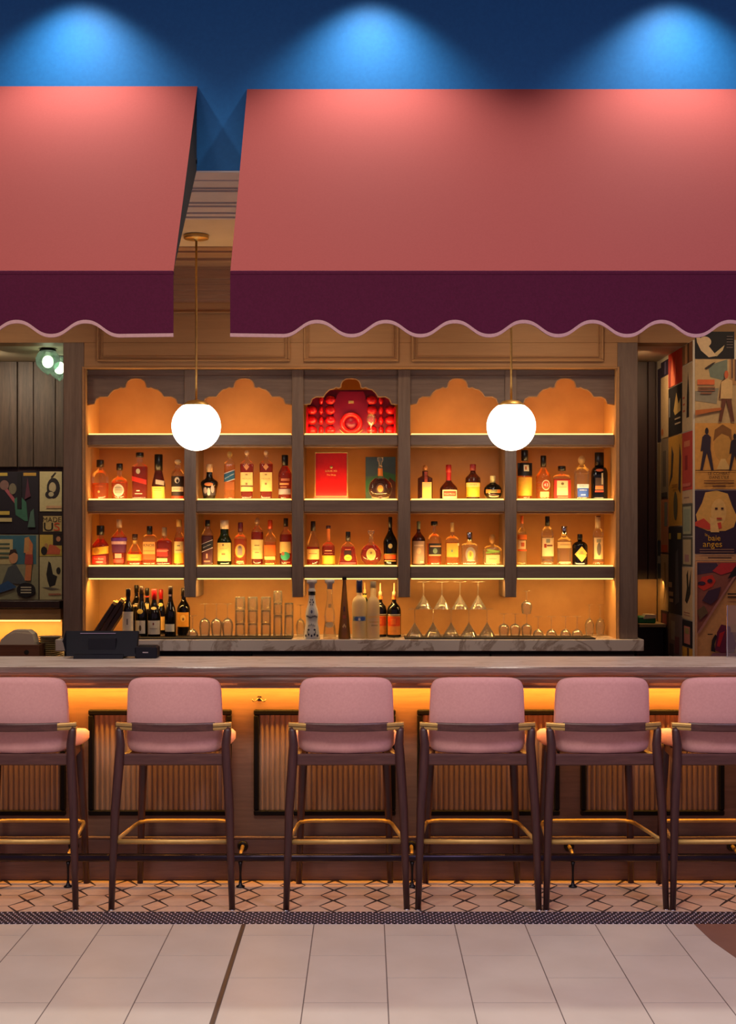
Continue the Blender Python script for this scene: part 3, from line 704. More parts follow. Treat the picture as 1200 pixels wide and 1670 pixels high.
def bottle(name, px, wpx, ytop, z0, d, label, fn, glass_m='bottle_clear', liq=None, fill=0.7, capb=0.86, cap=(20, 18, 18), capr=None, n=2.0, dr=1.0, decals=(), cat='bottle', group=None, cap_metal=0.0, flute=0, capshape='cyl', rz=0.0):
    x = PX(px, d); wd = wpx * d / F / 2.0; hh = PZ(ytop, d) - z0
    t = thing(name, (x, d, z0), label, cat, group, rz=rz)
    NS = 24 if n < 3 else 28
    def ring(h, s, inset=0.0):
        r = max(0.0006, fn(h) * wd * s - inset); nn = n if h < 0.999 else 2.0
        rn_ = min(1.0, max(0.0, (r / wd - 0.3) / 0.35)); nn = 2.0 + (n - 2.0) * rn_; dd = 1.0 + (dr - 1.0) * rn_
        out = []
        for j in range(NS):
            a = 2 * math.pi * (j + 0.5) / NS; c, s_ = math.cos(a), math.sin(a)
            q = (abs(c) ** nn + abs(s_) ** nn) ** (-1.0 / nn); fl = 1.0 + (0.06 * math.cos(flute * a) if flute and 0.06 < h < 0.62 else 0)
            out.append((r * c * q * fl, r * dd * s_ * q * fl, h * hh))
        return out
    hs = sorted(set([0.0, 0.006, 0.02] + [k / 26.0 for k in range(1, 26) if k / 26.0 < capb] + [capb]))
    MB().loft([ring(h, 1.0) for h in hs]).build('glass_body', glass_m, t, off=(0, 0, 0))
    if liq:
        lh = [h for h in hs if 0.02 <= h < fill] + [fill]
        MB().loft([ring(max(h, 0.03), 0.93) for h in lh]).build('liquid', 'liquid_' + liq, t, off=(0, 0, 0))
    if cap:
        rc = (capr if capr else fn(capb) * 1.12) * wd; cm = cap if isinstance(cap, str) else ink(cap, 0.35, cap_metal)
        z1, z2 = capb * hh, hh
        if capshape == 'ball': pr = [(rc * 0.5, z1 - 0.004)] + [(max(0.0005, rc * math.sin(a)), (z1 + z2) / 2 - (z2 - z1) / 2 * math.cos(a)) for a in [0.5 + (math.pi - 0.5) * k / 8 for k in range(9)]]
        elif capshape == 'flare': pr = [(rc * 0.55, z1 - 0.01), (rc * 0.6, z1 + (z2 - z1) * 0.45), (rc, z1 + (z2 - z1) * 0.6), (rc * 1.02, z2 - 0.002), (rc * 0.9, z2)]
        elif capshape == 'pour': pr = [(rc, z1 - 0.004), (rc, z1 + (z2 - z1) * 0.3), (rc * 0.4, z1 + (z2 - z1) * 0.4), (rc * 0.28, z2)]
        else: pr = [(rc, z1 - 0.006), (rc, z2 - 0.003), (rc * 0.88, z2)]
        MB().lathe(pr, n=18).build('cap', cm, t, off=(0, 0, 0))
    for k, dc in enumerate(decals):
        ty, col = dc[0], dc[-1]; lift = 0.0008 + 0.0005 * k; metal = 0.0
        def proj(u, v):
            r = fn(v) * wd; X_ = u * wd; rn_ = min(1.0, max(0.0, (r / wd - 0.3) / 0.35)); nn = 2.0 + (n - 2.0) * rn_; dd = 1.0 + (dr - 1.0) * rn_
            fl = 1.06 if flute else 1.0
            return (X_ * 1.004, -supy(X_, r, r * dd, nn) * fl - lift, v * hh)
        mb = MB(); nm = 'label_paper' if k == 0 else 'label_print'
        if ty in 'rb':
            x0, x1, v0, v1 = dc[1:5]; sl = dc[5] if ty == 'b' else 0.0; nu, nv = 10, 5
            vs = [proj(x0 + (x1 - x0) * i / nu, v0 + (v1 - v0) * j / nv + sl * (i / nu - 0.5)) for j in range(nv + 1) for i in range(nu + 1)]
            fs = [(j * (nu + 1) + i, j * (nu + 1) + i + 1, (j + 1) * (nu + 1) + i + 1, (j + 1) * (nu + 1) + i) for j in range(nv) for i in range(nu)]
            mb.add(vs, fs, True)
        elif ty in 'ed':
            cx, cv, rx, rv = dc[1:5]; m_ = 20 if ty == 'e' else 24; vs = [proj(cx, cv)]; fs = []; K = 4
            for i in range(1, K + 1):
                for j in range(m_):
                    a = 2 * math.pi * j / m_; q_ = 1.0 if ty == 'e' else 1.0 / (abs(math.cos(a)) + abs(math.sin(a))); vs.append(proj(cx + rx * q_ * math.cos(a) * i / K, cv + rv * q_ * math.sin(a) * i / K))
            for j in range(m_): fs.append((0, 1 + j, 1 + (j + 1) % m_))
            for i in range(K - 1):
                for j in range(m_): a = 1 + i * m_; fs.append((a + j, a + m_ + j, a + m_ + (j + 1) % m_, a + (j + 1) % m_))
            mb.add(vs, fs, True)
        elif ty == 't':
            body, cx, cv, sz = dc[1:5]; vs, fs = text_geo(body); nm = 'lettering'; col = dc[5]; rot = dc[6] if len(dc) > 6 else 0.0
            c, s_ = math.cos(rot), math.sin(rot)
            mb.add([proj(cx + (v[0] * c - v[1] * s_) * sz / wd, cv + (v[0] * s_ + v[1] * c) * sz / hh) for v in vs], fs)
        # paper has thickness: a solid thin sheet
        n0 = len(mb.v)
        o = mb.build(nm, ink(col), t, off=(0, 0, 0))
    return t
CR = (236, 214, 166); CR2 = (226, 190, 120); WH = (226, 220, 206); GOLD = (214, 160, 60); BLK = (16, 14, 16); RED = (186, 32, 24); YEL = (240, 190, 60)
P = prof_fn
z1s, z2s, zcn = SZ[1][0] + 0.0046, SZ[2][0] + 0.0046, 1.0336
zmat = zcn + 0.008
d1 = 9.76; g1 = 'bottles on the upper shelf'; g2 = 'bottles on the lower shelf'; g3 = 'bottles standing on the marble worktop'
LINES = lambda x0, x1, zs, c: [('r', x0, x1, z, z + 0.012, c) for z in zs]
def b1(px, w, yt, label, fn, **k): return bottle(k.pop('name', 'whisky_bottle'), px, w, yt, z1s, k.pop('d', d1), label, fn, group=g1, **k)
def b2(px, w, yt, label, fn, **k): return bottle(k.pop('name', 'whisky_bottle'), px, w, yt, z2s, k.pop('d', d1), label, fn, group=g2, **k)
# ---- upper shelf, first bay
b1(163.5, 29, 750, 'round shouldered clear bottle of amber whiskey, first on the upper shelf', P(0.92, 1, 0.52, 0.74, 0.27), liq='orange', fill=0.42, capb=0.84, cap=(40, 30, 26), capr=0.42, decals=[('t', 'REDEMPTION', 0, 0.33, 0.008, (236, 120, 60)), ('e', 0, 0.20, 0.12, 0.03, (240, 150, 80))])
b1(195, 28, 756, 'squat bottle with a silver shield label and a dark cap', P(0.9, 1, 0.44, 0.62, 0.25), liq='amber', fill=0.5, capb=0.84, cap=(28, 20, 20), capr=0.38, decals=[('e', 0, 0.26, 0.62, 0.17, (186, 176, 160)), ('e', 0, 0.26, 0.5, 0.13, (150, 140, 130))] + LINES(-0.4, 0.4, (0.2, 0.26, 0.32), (90, 80, 76)))
b1(228, 26, 738, 'tall dark red square shouldered bottle with a diagonal red band', P(0.94, 1, 0.68, 0.76, 0.36), liq='red', fill=0.7, capb=0.92, cap=(26, 20, 22), capr=0.5, n=5, dr=0.8, decals=[('b', -0.9, 0.9, 0.36, 0.46, -0.08, (206, 44, 28)), ('e', -0.1, 0.60, 0.26, 0.055, (206, 196, 160)), ('r', -0.5, 0.4, 0.12, 0.135, (226, 190, 170)), ('r', -0.3, 0.1, 0.18, 0.2, (226, 190, 170))])
b1(258.5, 23, 741, 'tapered amber bottle with a long black wax neck', P(0.86, 1, 0.28, 0.72, 0.5, 's'), liq='dark', fill=0.66, capb=0.66, cap=BLK, capr=0.58, decals=[('r', -0.9, 0.9, 0.03, 0.29, (250, 206, 96)), ('b', -0.3, 0.85, 0.33, 0.43, -0.03, (226, 206, 176))] + LINES(-0.6, 0.5, (0.2, 0.24), (180, 130, 60)))
b1(290, 22, 749, 'straight bottle with a black label, a white curl and a pale stopper', P(0.95, 1, 0.60, 0.74, 0.42), liq='red', fill=0.58, capb=0.88, cap=(226, 190, 140), capr=0.5, capshape='ball', decals=[('r', -0.92, 0.92, 0.10, 0.58, (34, 16, 18)), ('e', 0.0, 0.48, 0.36, 0.075, (206, 196, 186)), ('e', 0.06, 0.46, 0.2, 0.045, (34, 16, 18)), ('r', -0.86, 0.86, 0.20, 0.32, (206, 186, 156)), ('t', 'WHISTLE', 0, 0.26, 0.014, (60, 40, 30)), ('r', -0.86, 0.86, 0.04, 0.09, (214, 70, 40))])
# ---- upper shelf, second bay
b1(341.5, 29, 757, 'squat black ceramic flagon with a silver crest and cork', table_fn([(0, 0.66), (0.3, 0.86), (0.44, 1), (0.52, 0.94), (0.6, 0.4), (0.68, 0.34), (0.86, 0.32), (1, 0.32)]), glass_m='black_glass', capb=0.80, cap=(214, 170, 120), capr=0.36, decals=[('r', -0.7, 0.7, 0.12, 0.34, (30, 24, 44)), ('e', -0.4, 0.26, 0.2, 0.09, (150, 140, 146)), ('e', 0.0, 0.22, 0.18, 0.11, (166, 156, 160)), ('e', 0.42, 0.30, 0.18, 0.11, (140, 130, 140)), ('e', 0, 0.43, 0.5, 0.05, (196, 110, 60))])
b1(374.5, 18, 736, 'tall slim square bottle with a slanted blue label', P(0.98, 1, 0.74, 0.80, 0.46), liq='gold', fill=0.72, capb=0.86, cap=(212, 170, 90), capr=0.5, capshape='ball', n=6, decals=[('b', -0.97, 0.97, 0.40, 0.56, 0.08, (20, 86, 120)), ('b', -0.97, 0.97, 0.565, 0.58, 0.08, (190, 200, 200)), ('b', -0.97, 0.97, 0.38, 0.395, 0.08, (190, 200, 200)), ('t', 'Johnnie Walker', 0.05, 0.485, 0.011, (226, 230, 230), 0.5), ('r', -0.9, 0.9, 0.20, 0.37, (150, 80, 20))])
for px, w, lb, yt in ((402.5, 23, 'whisky bottle with a tall cream label and dark shoulder, left one of a pair', 734), (434, 23, 'whisky bottle with a tall cream label and dark shoulder, right one of a pair', 734)):
    b1(px, w, yt, lb, P(0.80, 1, 0.70, 0.78, 0.3), liq='red', fill=0.72, capb=0.88, cap=(226, 180, 130), capr=0.36, capshape='ball', n=4, dr=0.7, decals=[('r', -0.86, 0.86, 0.17, 0.55, (242, 208, 130)), ('d', 0, 0.66, 0.4, 0.07, (220, 150, 90)), ('r', -0.16, 0.16, 0.49, 0.52, (170, 130, 80)), ('t', 'MACALLAN', 0, 0.42, 0.011, (150, 110, 70)), ('r', -0.14, 0.14, 0.30, 0.34, (150, 110, 70))] + ([('r', -0.8, 0.9, 0.26, 0.285, (110, 60, 40))] if px < 410 else []))
b1(464.5, 23, 742, 'dark amber bottle with a silver label and black capsule, last in the second bay', P(0.94, 1, 0.56, 0.80, 0.38, 's'), liq='red', fill=0.75, capb=0.78, cap=BLK, capr=0.46, decals=[('r', -0.85, 0.85, 0.12, 0.24, (150, 140, 146)), ('r', -0.7, 0.6, 0.33, 0.37, (226, 150, 90)), ('r', -0.5, 0.7, 0.42, 0.47, (200, 120, 80)), ('r', -0.6, 0.3, 0.27, 0.29, (200, 130, 90))])
# ---- upper shelf, fourth bay
b1(693, 24, 758, 'dark brown square liqueur bottle with a pale label', P(1, 1, 0.60, 0.66, 0.38), glass_m='brown_glass', capb=0.82, cap=(206, 130, 60), capr=0.36, capshape='ball', n=6, dr=0.8, decals=[('r', -0.4, 0.85, 0.04, 0.50, (230, 190, 96)), ('r', -0.3, 0.75, 0.36, 0.48, (190, 170, 120)), ('r', -0.1, 0.3, 0.50, 0.80, (170, 60, 30))], name='liqueur_bottle')
b1(731.5, 29, 758, 'brown round liqueur bottle with a red ribbon and white framed label', P(1, 1, 0.30, 0.58, 0.28, 's'), glass_m='brown_glass', capb=0.80, cap=(180, 30, 26), capr=0.32, decals=[('r', -0.72, 0.90, 0.04, 0.28, (236, 214, 170)), ('r', -0.62, 0.80, 0.07, 0.25, (120, 60, 30)), ('t', 'Grand Marnier', 0.08, 0.165, 0.012, (240, 220, 180)), ('r', -0.26, 0.26, 0.55, 0.79, (196, 30, 26)), ('r', -0.6, 0.8, 0.055, 0.10, (240, 206, 140))], name='liqueur_bottle')
b1(771, 25, 757, 'dark cordial bottle with a glowing golden label', table_fn([(0, 0.84), (0.05, 0.9), (0.5, 1), (0.62, 0.96), (0.74, 0.4), (0.82, 0.3), (1, 0.3)]), glass_m='brown_glass', capb=0.84, cap=(150, 40, 40), capr=0.4, decals=[('r', -0.86, 0.86, 0.08, 0.48, (240, 170, 40)), ('r', -0.9, 0.9, 0.36, 0.47, (244, 200, 120)), ('t', 'DRAMBUIE', 0, 0.415, 0.010, (140, 80, 40))], name='liqueur_bottle')
b1(803.5, 30, 776, 'low round black liqueur bottle with a pale cap', table_fn([(0, 0.5), (0.06, 0.72), (0.18, 0.93), (0.34, 1), (0.5, 0.93), (0.62, 0.66), (0.68, 0.34), (0.74, 0.26), (1, 0.26)]), glass_m='black_glass', capb=0.74, cap=(236, 216, 150), capr=0.30, decals=[('r', -0.8, 0.8, 0.28, 0.42, (206, 130, 50)), ('r', -0.3, 0.4, 0.29, 0.41, (120, 120, 70)), ('e', 0.05, 0.16, 0.55, 0.06, (236, 206, 170)), ('e', 0.05, 0.19, 0.5, 0.05, (60, 30, 26))], name='liqueur_bottle')
# ---- upper shelf, fifth bay
b1(855.5, 25, 734, 'black shouldered herbal liqueur bottle with a gold label', P(0.94, 1, 0.45, 0.82, 0.42, 'l'), liq='gold', fill=0.48, capb=0.80, cap=BLK, capr=0.46, decals=[('r', -0.95, 0.95, 0.48, 0.74, BLK), ('r', -0.9, 0.9, 0.08, 0.45, (230, 170, 50)), ('r', -0.2, 0.5, 0.57, 0.70, (240, 220, 170)), ('r', -0.05, 0.2, 0.60, 0.67, (200, 110, 40))], name='liqueur_bottle')
b1(886, 26, 743, 'golden liqueur bottle with a red and white round numbered badge', P(0.96, 1, 0.50, 0.76, 0.28, 's'), liq='gold', fill=0.7, capb=0.76, cap=BLK, capr=0.36, decals=[('e', 0.22, 0.33, 0.52, 0.115, (236, 214, 170)), ('e', 0.22, 0.33, 0.44, 0.095, (196, 70, 30)), ('t', '43', 0.22, 0.33, 0.030, (244, 240, 230)), ('r', -0.5, 0.6, 0.06, 0.18, (236, 196, 120)), ('r', -0.8, -0.25, 0.38, 0.40, (150, 60, 30)), ('r', -0.8, -0.25, 0.26, 0.28, (150, 60, 30))], name='liqueur_bottle')
b1(916, 28, 760, 'square amaretto bottle with a red base and pale label', P(1, 1, 0.66, 0.76, 0.2), liq='amber', fill=0.62, capb=0.88, cap=(20, 16, 16), capr=0.46, n=7, dr=0.8, decals=[('r', -0.97, 0.97, 0.02, 0.58, (190, 36, 20)), ('r', -0.66, 0.60, 0.13, 0.56, (224, 196, 146)), ('e', -0.02, 0.47, 0.18, 0.04, (110, 90, 50)), ('t', 'DISARONNO', -0.02, 0.37, 0.009, (130, 100, 60)), ('r', -0.6, 0.6, 0.065, 0.09, (240, 150, 110))], name='liqueur_bottle')
b1(948.5, 27, 743, 'clear ribbed bottle with a bright blue label', P(0.94, 1, 0.60, 0.74, 0.42), liq='clear', fill=0.6, capb=0.80, cap=(226, 180, 110), capr=0.46, capshape='ball', decals=[('r', -0.62, 0.72, 0.06, 0.34, (30, 80, 190)), ('r', -0.66, 0.76, 0.26, 0.35, (206, 216, 226)), ('t', 'SAMBUCA', 0.05, 0.305, 0.011, (30, 60, 150)), ('t', 'SAMBUCA', 0.05, 0.215, 0.011, (236, 240, 246)), ('r', -0.2, 0.3, 0.10, 0.12, (226, 230, 236))], name='liqueur_bottle')
b1(977, 27, 738, 'black bottle with a black cap and small red label, last on the upper shelf', P(0.98, 1, 0.52, 0.70, 0.52), glass_m='black_glass', capb=0.68, cap=BLK, capr=0.56, n=3, decals=[('r', -0.6, 0.4, 0.16, 0.46, (70, 50, 40)), ('r', -0.65, 0.35, 0.16, 0.19, (206, 60, 40)), ('r', -0.6, 0.3, 0.22, 0.29, (226, 120, 70)), ('r', 0.12, 0.3, 0.32, 0.56, (190, 180, 150)), ('e', -0.1, 0.62, 0.45, 0.03, (206, 96, 40))], name='liqueur_bottle')
# ---- lower shelf, first bay
b2(164, 29, 857, 'bourbon bottle with a yellow curved label and black cap, first on the lower shelf', P(1, 1, 0.48, 0.72, 0.32, 's'), liq='red', fill=0.66, capb=0.78, cap=BLK, capr=0.44, decals=[('b', -0.95, 0.95, 0.28, 0.46, 0.05, (246, 176, 40)), ('e', -0.3, 0.36, 0.36, 0.08, (190, 130, 40)), ('r', -0.85, 0.7, 0.04, 0.24, (206, 40, 26)), ('t', 'Four Roses', -0.05, 0.17, 0.014, (246, 206, 170)), ('r', -0.4, 0.4, 0.08, 0.10, (246, 206, 170))], name='bourbon_bottle')
b2(194.5, 27, 847, 'tapered bourbon bottle with a purple label', P(0.72, 1, 0.58, 0.80, 0.24, 's'), liq='red', fill=0.62, capb=0.84, cap=(226, 190, 150), capr=0.34, decals=[('r', -0.95, 0.95, 0.53, 0.60, (110, 50, 140)), ('r', -0.9, 0.9, 0.46, 0.525, (210, 170, 170)), ('r', -0.85, 0.85, 0.28, 0.46, (90, 26, 70)), ('r', -0.4, 0.4, 0.16, 0.26, (216, 140, 120)), ('r', -0.6, 0.6, 0.06, 0.14, (200, 60, 40))], name='bourbon_bottle')
b2(220, 26, 871, 'short bell shaped bourbon bottle with a yellow label', P(1, 1, 0.36, 0.72, 0.26, 'l'), liq='amber', fill=0.44, capb=0.84, cap=(70, 40, 26), capr=0.36, decals=[('r', -0.97, 0.97, 0.16, 0.36, (246, 166, 40)), ('r', -0.4, 0.5, 0.24, 0.27, (200, 120, 40)), ('r', -0.26, 0.26, 0.68, 0.8, (250, 190, 90))], name='bourbon_bottle')
b2(244, 22, 858, 'square bourbon bottle with dark capital letters and an orange band', P(1, 1, 0.66, 0.80, 0.38), liq='orange', fill=0.6, capb=0.80, cap=BLK, capr=0.42, n=6, dr=0.8, decals=[('r', -0.9, 0.9, 0.15, 0.60, (236, 170, 90)), ('r', -0.9, 0.9, 0.15, 0.29, (224, 84, 20)), ('t', 'KNOB', 0, 0.51, 0.026, (60, 44, 40)), ('r', -0.8, 0.8, 0.36, 0.38, (200, 120, 60))], name='bourbon_bottle')
b2(268, 26, 860, 'rounded dark red bourbon bottle with a cream strip', P(0.98, 1, 0.58, 0.70, 0.26), liq='red', fill=0.66, capb=0.80, cap=(150, 120, 90), capr=0.32, n=4, dr=0.7, decals=[('r', -0.9, 0.5, 0.24, 0.44, (180, 36, 24)), ('r', -0.9, 0.45, 0.10, 0.19, (244, 206, 130)), ('r', -0.9, 0.6, 0.39, 0.405, (240, 180, 140)), ('r', -0.9, 0.4, 0.36, 0.37, (240, 180, 140))], name='bourbon_bottle')
b2(292, 17, 847, 'slim tall bottle with a cream and yellow label beside the pilaster', P(1, 1, 0.54, 0.70, 0.5), liq='amber', fill=0.6, capb=0.86, cap=(244, 196, 110), capr=0.5, decals=[('r', -0.9, 0.9, 0.27, 0.52, (238, 204, 130)), ('r', -0.9, 0.9, 0.05, 0.27, (250, 196, 60)), ('r', -0.6, 0.6, 0.32, 0.34, (150, 110, 70)), ('r', -0.3, 0.3, 0.42, 0.44, (90, 70, 50))])
# ---- lower shelf, second bay
b2(338.5, 19, 848, 'square black label whisky bottle with a diagonal white stripe', P(1, 1, 0.66, 0.86, 0.4, 's'), liq='dark', fill=0.66, capb=0.88, cap=BLK, capr=0.44, n=6, decals=[('r', -0.97, 0.97, 0.02, 0.64, (70, 14, 16)), ('b', -0.97, 0.97, 0.36, 0.50, 0.10, (18, 14, 18)), ('b', -0.97, 0.97, 0.51, 0.52, 0.10, (220, 210, 200)), ('b', -0.97, 0.97, 0.335, 0.35, 0.10, (220, 210, 200)), ('t', 'Johnnie Walker', 0.0, 0.43, 0.009, (226, 220, 210), 0.42), ('r', -0.14, 0.1, 0.16, 0.26, (226, 150, 120)), ('r', -0.5, 0.5, 0.08, 0.11, (220, 120, 90))])
b2(366, 24, 848, 'green glass single malt bottle with a tall cream label', P(1, 1, 0.52, 0.70, 0.56, 's'), glass_m='green_glass', capb=0.82, cap=(240, 206, 160), capr=0.58, decals=[('r', -0.9, 0.9, 0.10, 0.50, (244, 212, 120)), ('e', -0.1, 0.45, 0.12, 0.025, (150, 110, 60)), ('t', 'GLENLIVET', -0.05, 0.37, 0.010, (130, 120, 90)), ('r', -0.3, 0.2, 0.23, 0.27, (170, 130, 70))])
b2(392, 22, 852, 'amber whisky bottle with a maroon cap and ornate grey label', P(0.94, 1, 0.58, 0.72, 0.34), liq='orange', fill=0.62, capb=0.80, cap=(96, 20, 40), capr=0.38, decals=[('e', 0, 0.34, 0.72, 0.16, (240, 170, 70)), ('r', -0.36, 0.36, 0.24, 0.44, (150, 130, 120)), ('r', -0.2, 0.2, 0.40, 0.46, (110, 90, 96)), ('r', -0.5, 0.5, 0.07, 0.11, (246, 170, 100))])
b2(419.5, 21, 844, 'tall clear topped bottle with a long cream label', P(0.88, 1, 0.62, 0.80, 0.36), liq='red', fill=0.70, capb=0.84, cap=(206, 160, 110), capr=0.4, capshape='ball', decals=[('r', -0.92, 0.92, 0.14, 0.54, (240, 206, 126)), ('r', -0.4, 0.4, 0.41, 0.43, (140, 100, 60)), ('t', 'MACALLAN', 0, 0.34, 0.010, (150, 110, 66)), ('r', -0.3, 0.3, 0.26, 0.28, (170, 130, 80))])
b2(440.5, 20, 848, 'orange capped bottle with a square orange label', P(1, 1, 0.52, 0.70, 0.34), liq='gold', fill=0.52, capb=0.82, cap=(230, 76, 20), capr=0.38, n=4, decals=[('r', -0.93, 0.93, 0.22, 0.45, (244, 110, 26)), ('r', -0.85, 0.85, 0.13, 0.20, (250, 206, 110)), ('r', -0.6, 0.6, 0.03, 0.05, (250, 210, 90))])
b2(466, 21, 845, 'amber bottle with a cream and green label beside the pilaster', P(0.98, 1, 0.58, 0.74, 0.36), liq='red', fill=0.66, capb=0.84, cap=(40, 26, 24), capr=0.36, decals=[('r', -0.92, 0.8, 0.26, 0.50, (240, 196, 110)), ('e', -0.05, 0.20, 0.72, 0.09, (40, 150, 110)), ('e', -0.4, 0.25, 0.26, 0.04, (150, 90, 60)), ('r', -0.3, 0.7, 0.06, 0.08, (246, 130, 90))])
# ---- lower shelf, third bay
b2(510.5, 22, 850, 'clear shouldered cognac bottle with a cream label, first in the middle bay', P(0.96, 1, 0.42, 0.80, 0.30, 's'), liq='red', fill=0.42, capb=0.80, cap=(30, 22, 26), capr=0.36, decals=[('r', -0.9, 0.9, 0.14, 0.37, (244, 190, 110)), ('r', -0.6, 0.6, 0.26, 0.28, (190, 120, 70)), ('r', -0.34, 0.34, 0.93, 0.99, (236, 180, 140))], name='cognac_bottle')
b2(535.5, 22, 857, 'long necked cognac bottle with a yellow lower label', P(1, 1, 0.42, 0.58, 0.30), liq='red', fill=0.5, capb=0.94, cap=(70, 30, 40), capr=0.36, decals=[('r', -0.97, 0.97, 0.04, 0.25, (244, 170, 40)), ('r', -0.5, 0.5, 0.36, 0.38, (230, 160, 110)), ('r', -0.6, 0.6, 0.30, 0.31, (230, 130, 90)), ('r', -0.26, 0.26, 0.60, 0.92, (240, 130, 50))], name='cognac_bottle')
b2(567.5, 33, 867, 'bell shaped dark red cognac decanter with a gold oval label', P(1, 0.74, 0.40, 0.66, 0.22, 'q'), liq='red', fill=0.56, capb=0.74, cap=(26, 20, 20), capr=0.24, n=3, dr=0.6, decals=[('r', -0.36, 0.34, 0.18, 0.44, (50, 16, 20)), ('e', 0, 0.23, 0.38, 0.09, (246, 190, 60)), ('r', -0.2, 0.2, 0.22, 0.24, (190, 130, 40)), ('r', -0.8, 0.8, 0.06, 0.09, (230, 90, 90)), ('r', -0.28, 0.28, 0.46, 0.48, (240, 140, 90))], name='cognac_decanter', cat='decanter')
b2(605, 38, 865, 'round fluted red cognac decanter with a silver-gold oval medallion', table_fn([(0, 0.45), (0.05, 0.62), (0.14, 0.88), (0.30, 1), (0.46, 0.88), (0.56, 0.6), (0.62, 0.28), (0.68, 0.2), (1, 0.2)]), liq='red', fill=0.58, capb=0.80, cap='clear_glass', capr=0.28, capshape='flare', n=2, dr=0.5, flute=22, decals=[('e', 0.0, 0.32, 0.40, 0.17, (224, 190, 110)), ('e', 0.0, 0.32, 0.32, 0.13, (190, 160, 80)), ('e', 0, 0.36, 0.1, 0.04, (120, 90, 50))], name='cognac_decanter', cat='decanter')
b2(636.3, 23, 843, 'black-green champagne shaped cognac bottle with an orange band', P(0.9, 1, 0.46, 0.76, 0.26, 's'), glass_m='black_glass', capb=0.80, cap=BLK, capr=0.28, decals=[('b', -0.9, 0.92, 0.13, 0.22, 0.0, (236, 84, 24)), ('e', 0, 0.40, 0.3, 0.05, (206, 190, 130)), ('r', -0.85, 0.85, 0.225, 0.245, (150, 130, 50)), ('r', -0.8, 0.8, 0.085, 0.11, (240, 170, 90))], name='cognac_bottle')
# ---- lower shelf, fourth bay
b2(682.5, 22, 850, 'dark necked tequila bottle with a dusty pink-grey label', P(1, 1, 0.58, 0.78, 0.26, 's'), glass_m='brown_glass', capb=0.84, cap=(110, 116, 90), capr=0.28, decals=[('r', -0.96, 0.96, 0.04, 0.55, (172, 136, 110)), ('e', 0, 0.33, 0.34, 0.07, (206, 170, 130)), ('r', -0.7, 0.7, 0.44, 0.47, (210, 180, 150)), ('r', 0.2, 0.7, 0.06, 0.10, (230, 200, 160))], name='tequila_bottle')
b2(708, 24, 850, 'amber tequila bottle with a black label and wide black stopper', P(1, 1, 0.52, 0.72, 0.2), liq='orange', fill=0.5, capb=0.92, cap=BLK, capr=0.46, decals=[('r', -0.8, 0.95, 0.24, 0.50, (40, 34, 30)), ('r', -0.6, 0.9, 0.42, 0.45, (220, 170, 120)), ('e', 0.08, 0.33, 0.3, 0.06, (120, 140, 110)), ('r', -0.75, 0.9, 0.22, 0.25, (226, 170, 120))], name='tequila_bottle')
b2(737.5, 23, 852, 'clear gold tequila bottle with a tiny blue emblem', P(1, 1, 0.56, 0.68, 0.24), liq='gold', fill=0.54, capb=0.80, cap=(206, 160, 90), capr=0.28, n=4, decals=[('r', -0.85, 0.8, 0.20, 0.52, (244, 172, 60)), ('e', -0.1, 0.34, 0.14, 0.035, (110, 140, 110)), ('r', -0.85, 0.8, 0.19, 0.205, (200, 130, 50)), ('r', 0.7, 0.9, 0.46, 0.52, (250, 220, 150))], name='tequila_bottle')
b2(765.5, 26, 868, 'short square clear tequila bottle with a silver cap and arched label', P(1, 1, 0.60, 0.68, 0.36), liq='clear', fill=0.55, capb=0.68, cap='chrome', capr=0.36, n=6, decals=[('e', 0.05, 0.34, 0.62, 0.22, (150, 136, 120)), ('e', 0.05, 0.31, 0.38, 0.14, (230, 170, 80)), ('e', 0.05, 0.34, 0.14, 0.07, (226, 120, 40)), ('r', -0.4, 0.6, 0.14, 0.165, (190, 170, 140))], name='tequila_bottle')
b2(802.8, 31.5, 871, 'squat clear tequila bottle with a round cork and green ribbon', P(1, 1, 0.44, 0.64, 0.26), liq='pale', fill=0.5, capb=0.68, cap=(190, 130, 60), capr=0.34, capshape='ball', n=4, dr=0.6, decals=[('r', -0.7, 0.7, 0.06, 0.34, (190, 180, 120)), ('b', -0.7, 0.7, 0.40, 0.46, 0.05, (120, 160, 50)), ('b', -0.6, 0.6, 0.44, 0.50, -0.06, (150, 180, 70)), ('r', -0.4, 0.4, 0.2, 0.23, (150, 150, 100))], name='tequila_bottle')
# ---- lower shelf, fifth bay
b2(851, 16, 841, 'slim aperitif bottle with an orange neck and white label', P(1, 1, 0.58, 0.74, 0.28), liq='pale', fill=0.68, capb=0.86, cap=(240, 110, 30), capr=0.3, decals=[('r', -0.95, 0.95, 0.52, 0.62, (246, 120, 30)), ('r', -0.9, 0.7, 0.33, 0.50, (240, 190, 130)), ('r', -0.3, 0.4, 0.38, 0.46, (206, 90, 40)), ('r', -0.9, 0.9, 0.29, 0.32, (236, 90, 30))], name='aperitif_bottle')
b2(892.5, 21, 842, 'clear vodka bottle with a black cap and white label', P(1, 1, 0.64, 0.78, 0.32), liq='clear', fill=0.6, capb=0.82, cap=BLK, capr=0.36, decals=[('r', -0.85, 0.95, 0.19, 0.56, (238, 206, 150)), ('r', -0.3, 0.3, 0.46, 0.54, (150, 140, 110)), ('r', -0.6, -0.25, 0.36, 0.44, (170, 56, 30)), ('r', -0.2, 0.7, 0.39, 0.42, (120, 60, 40)), ('r', -0.85, 0.85, 0.09, 0.13, (90, 60, 40))], name='vodka_bottle')
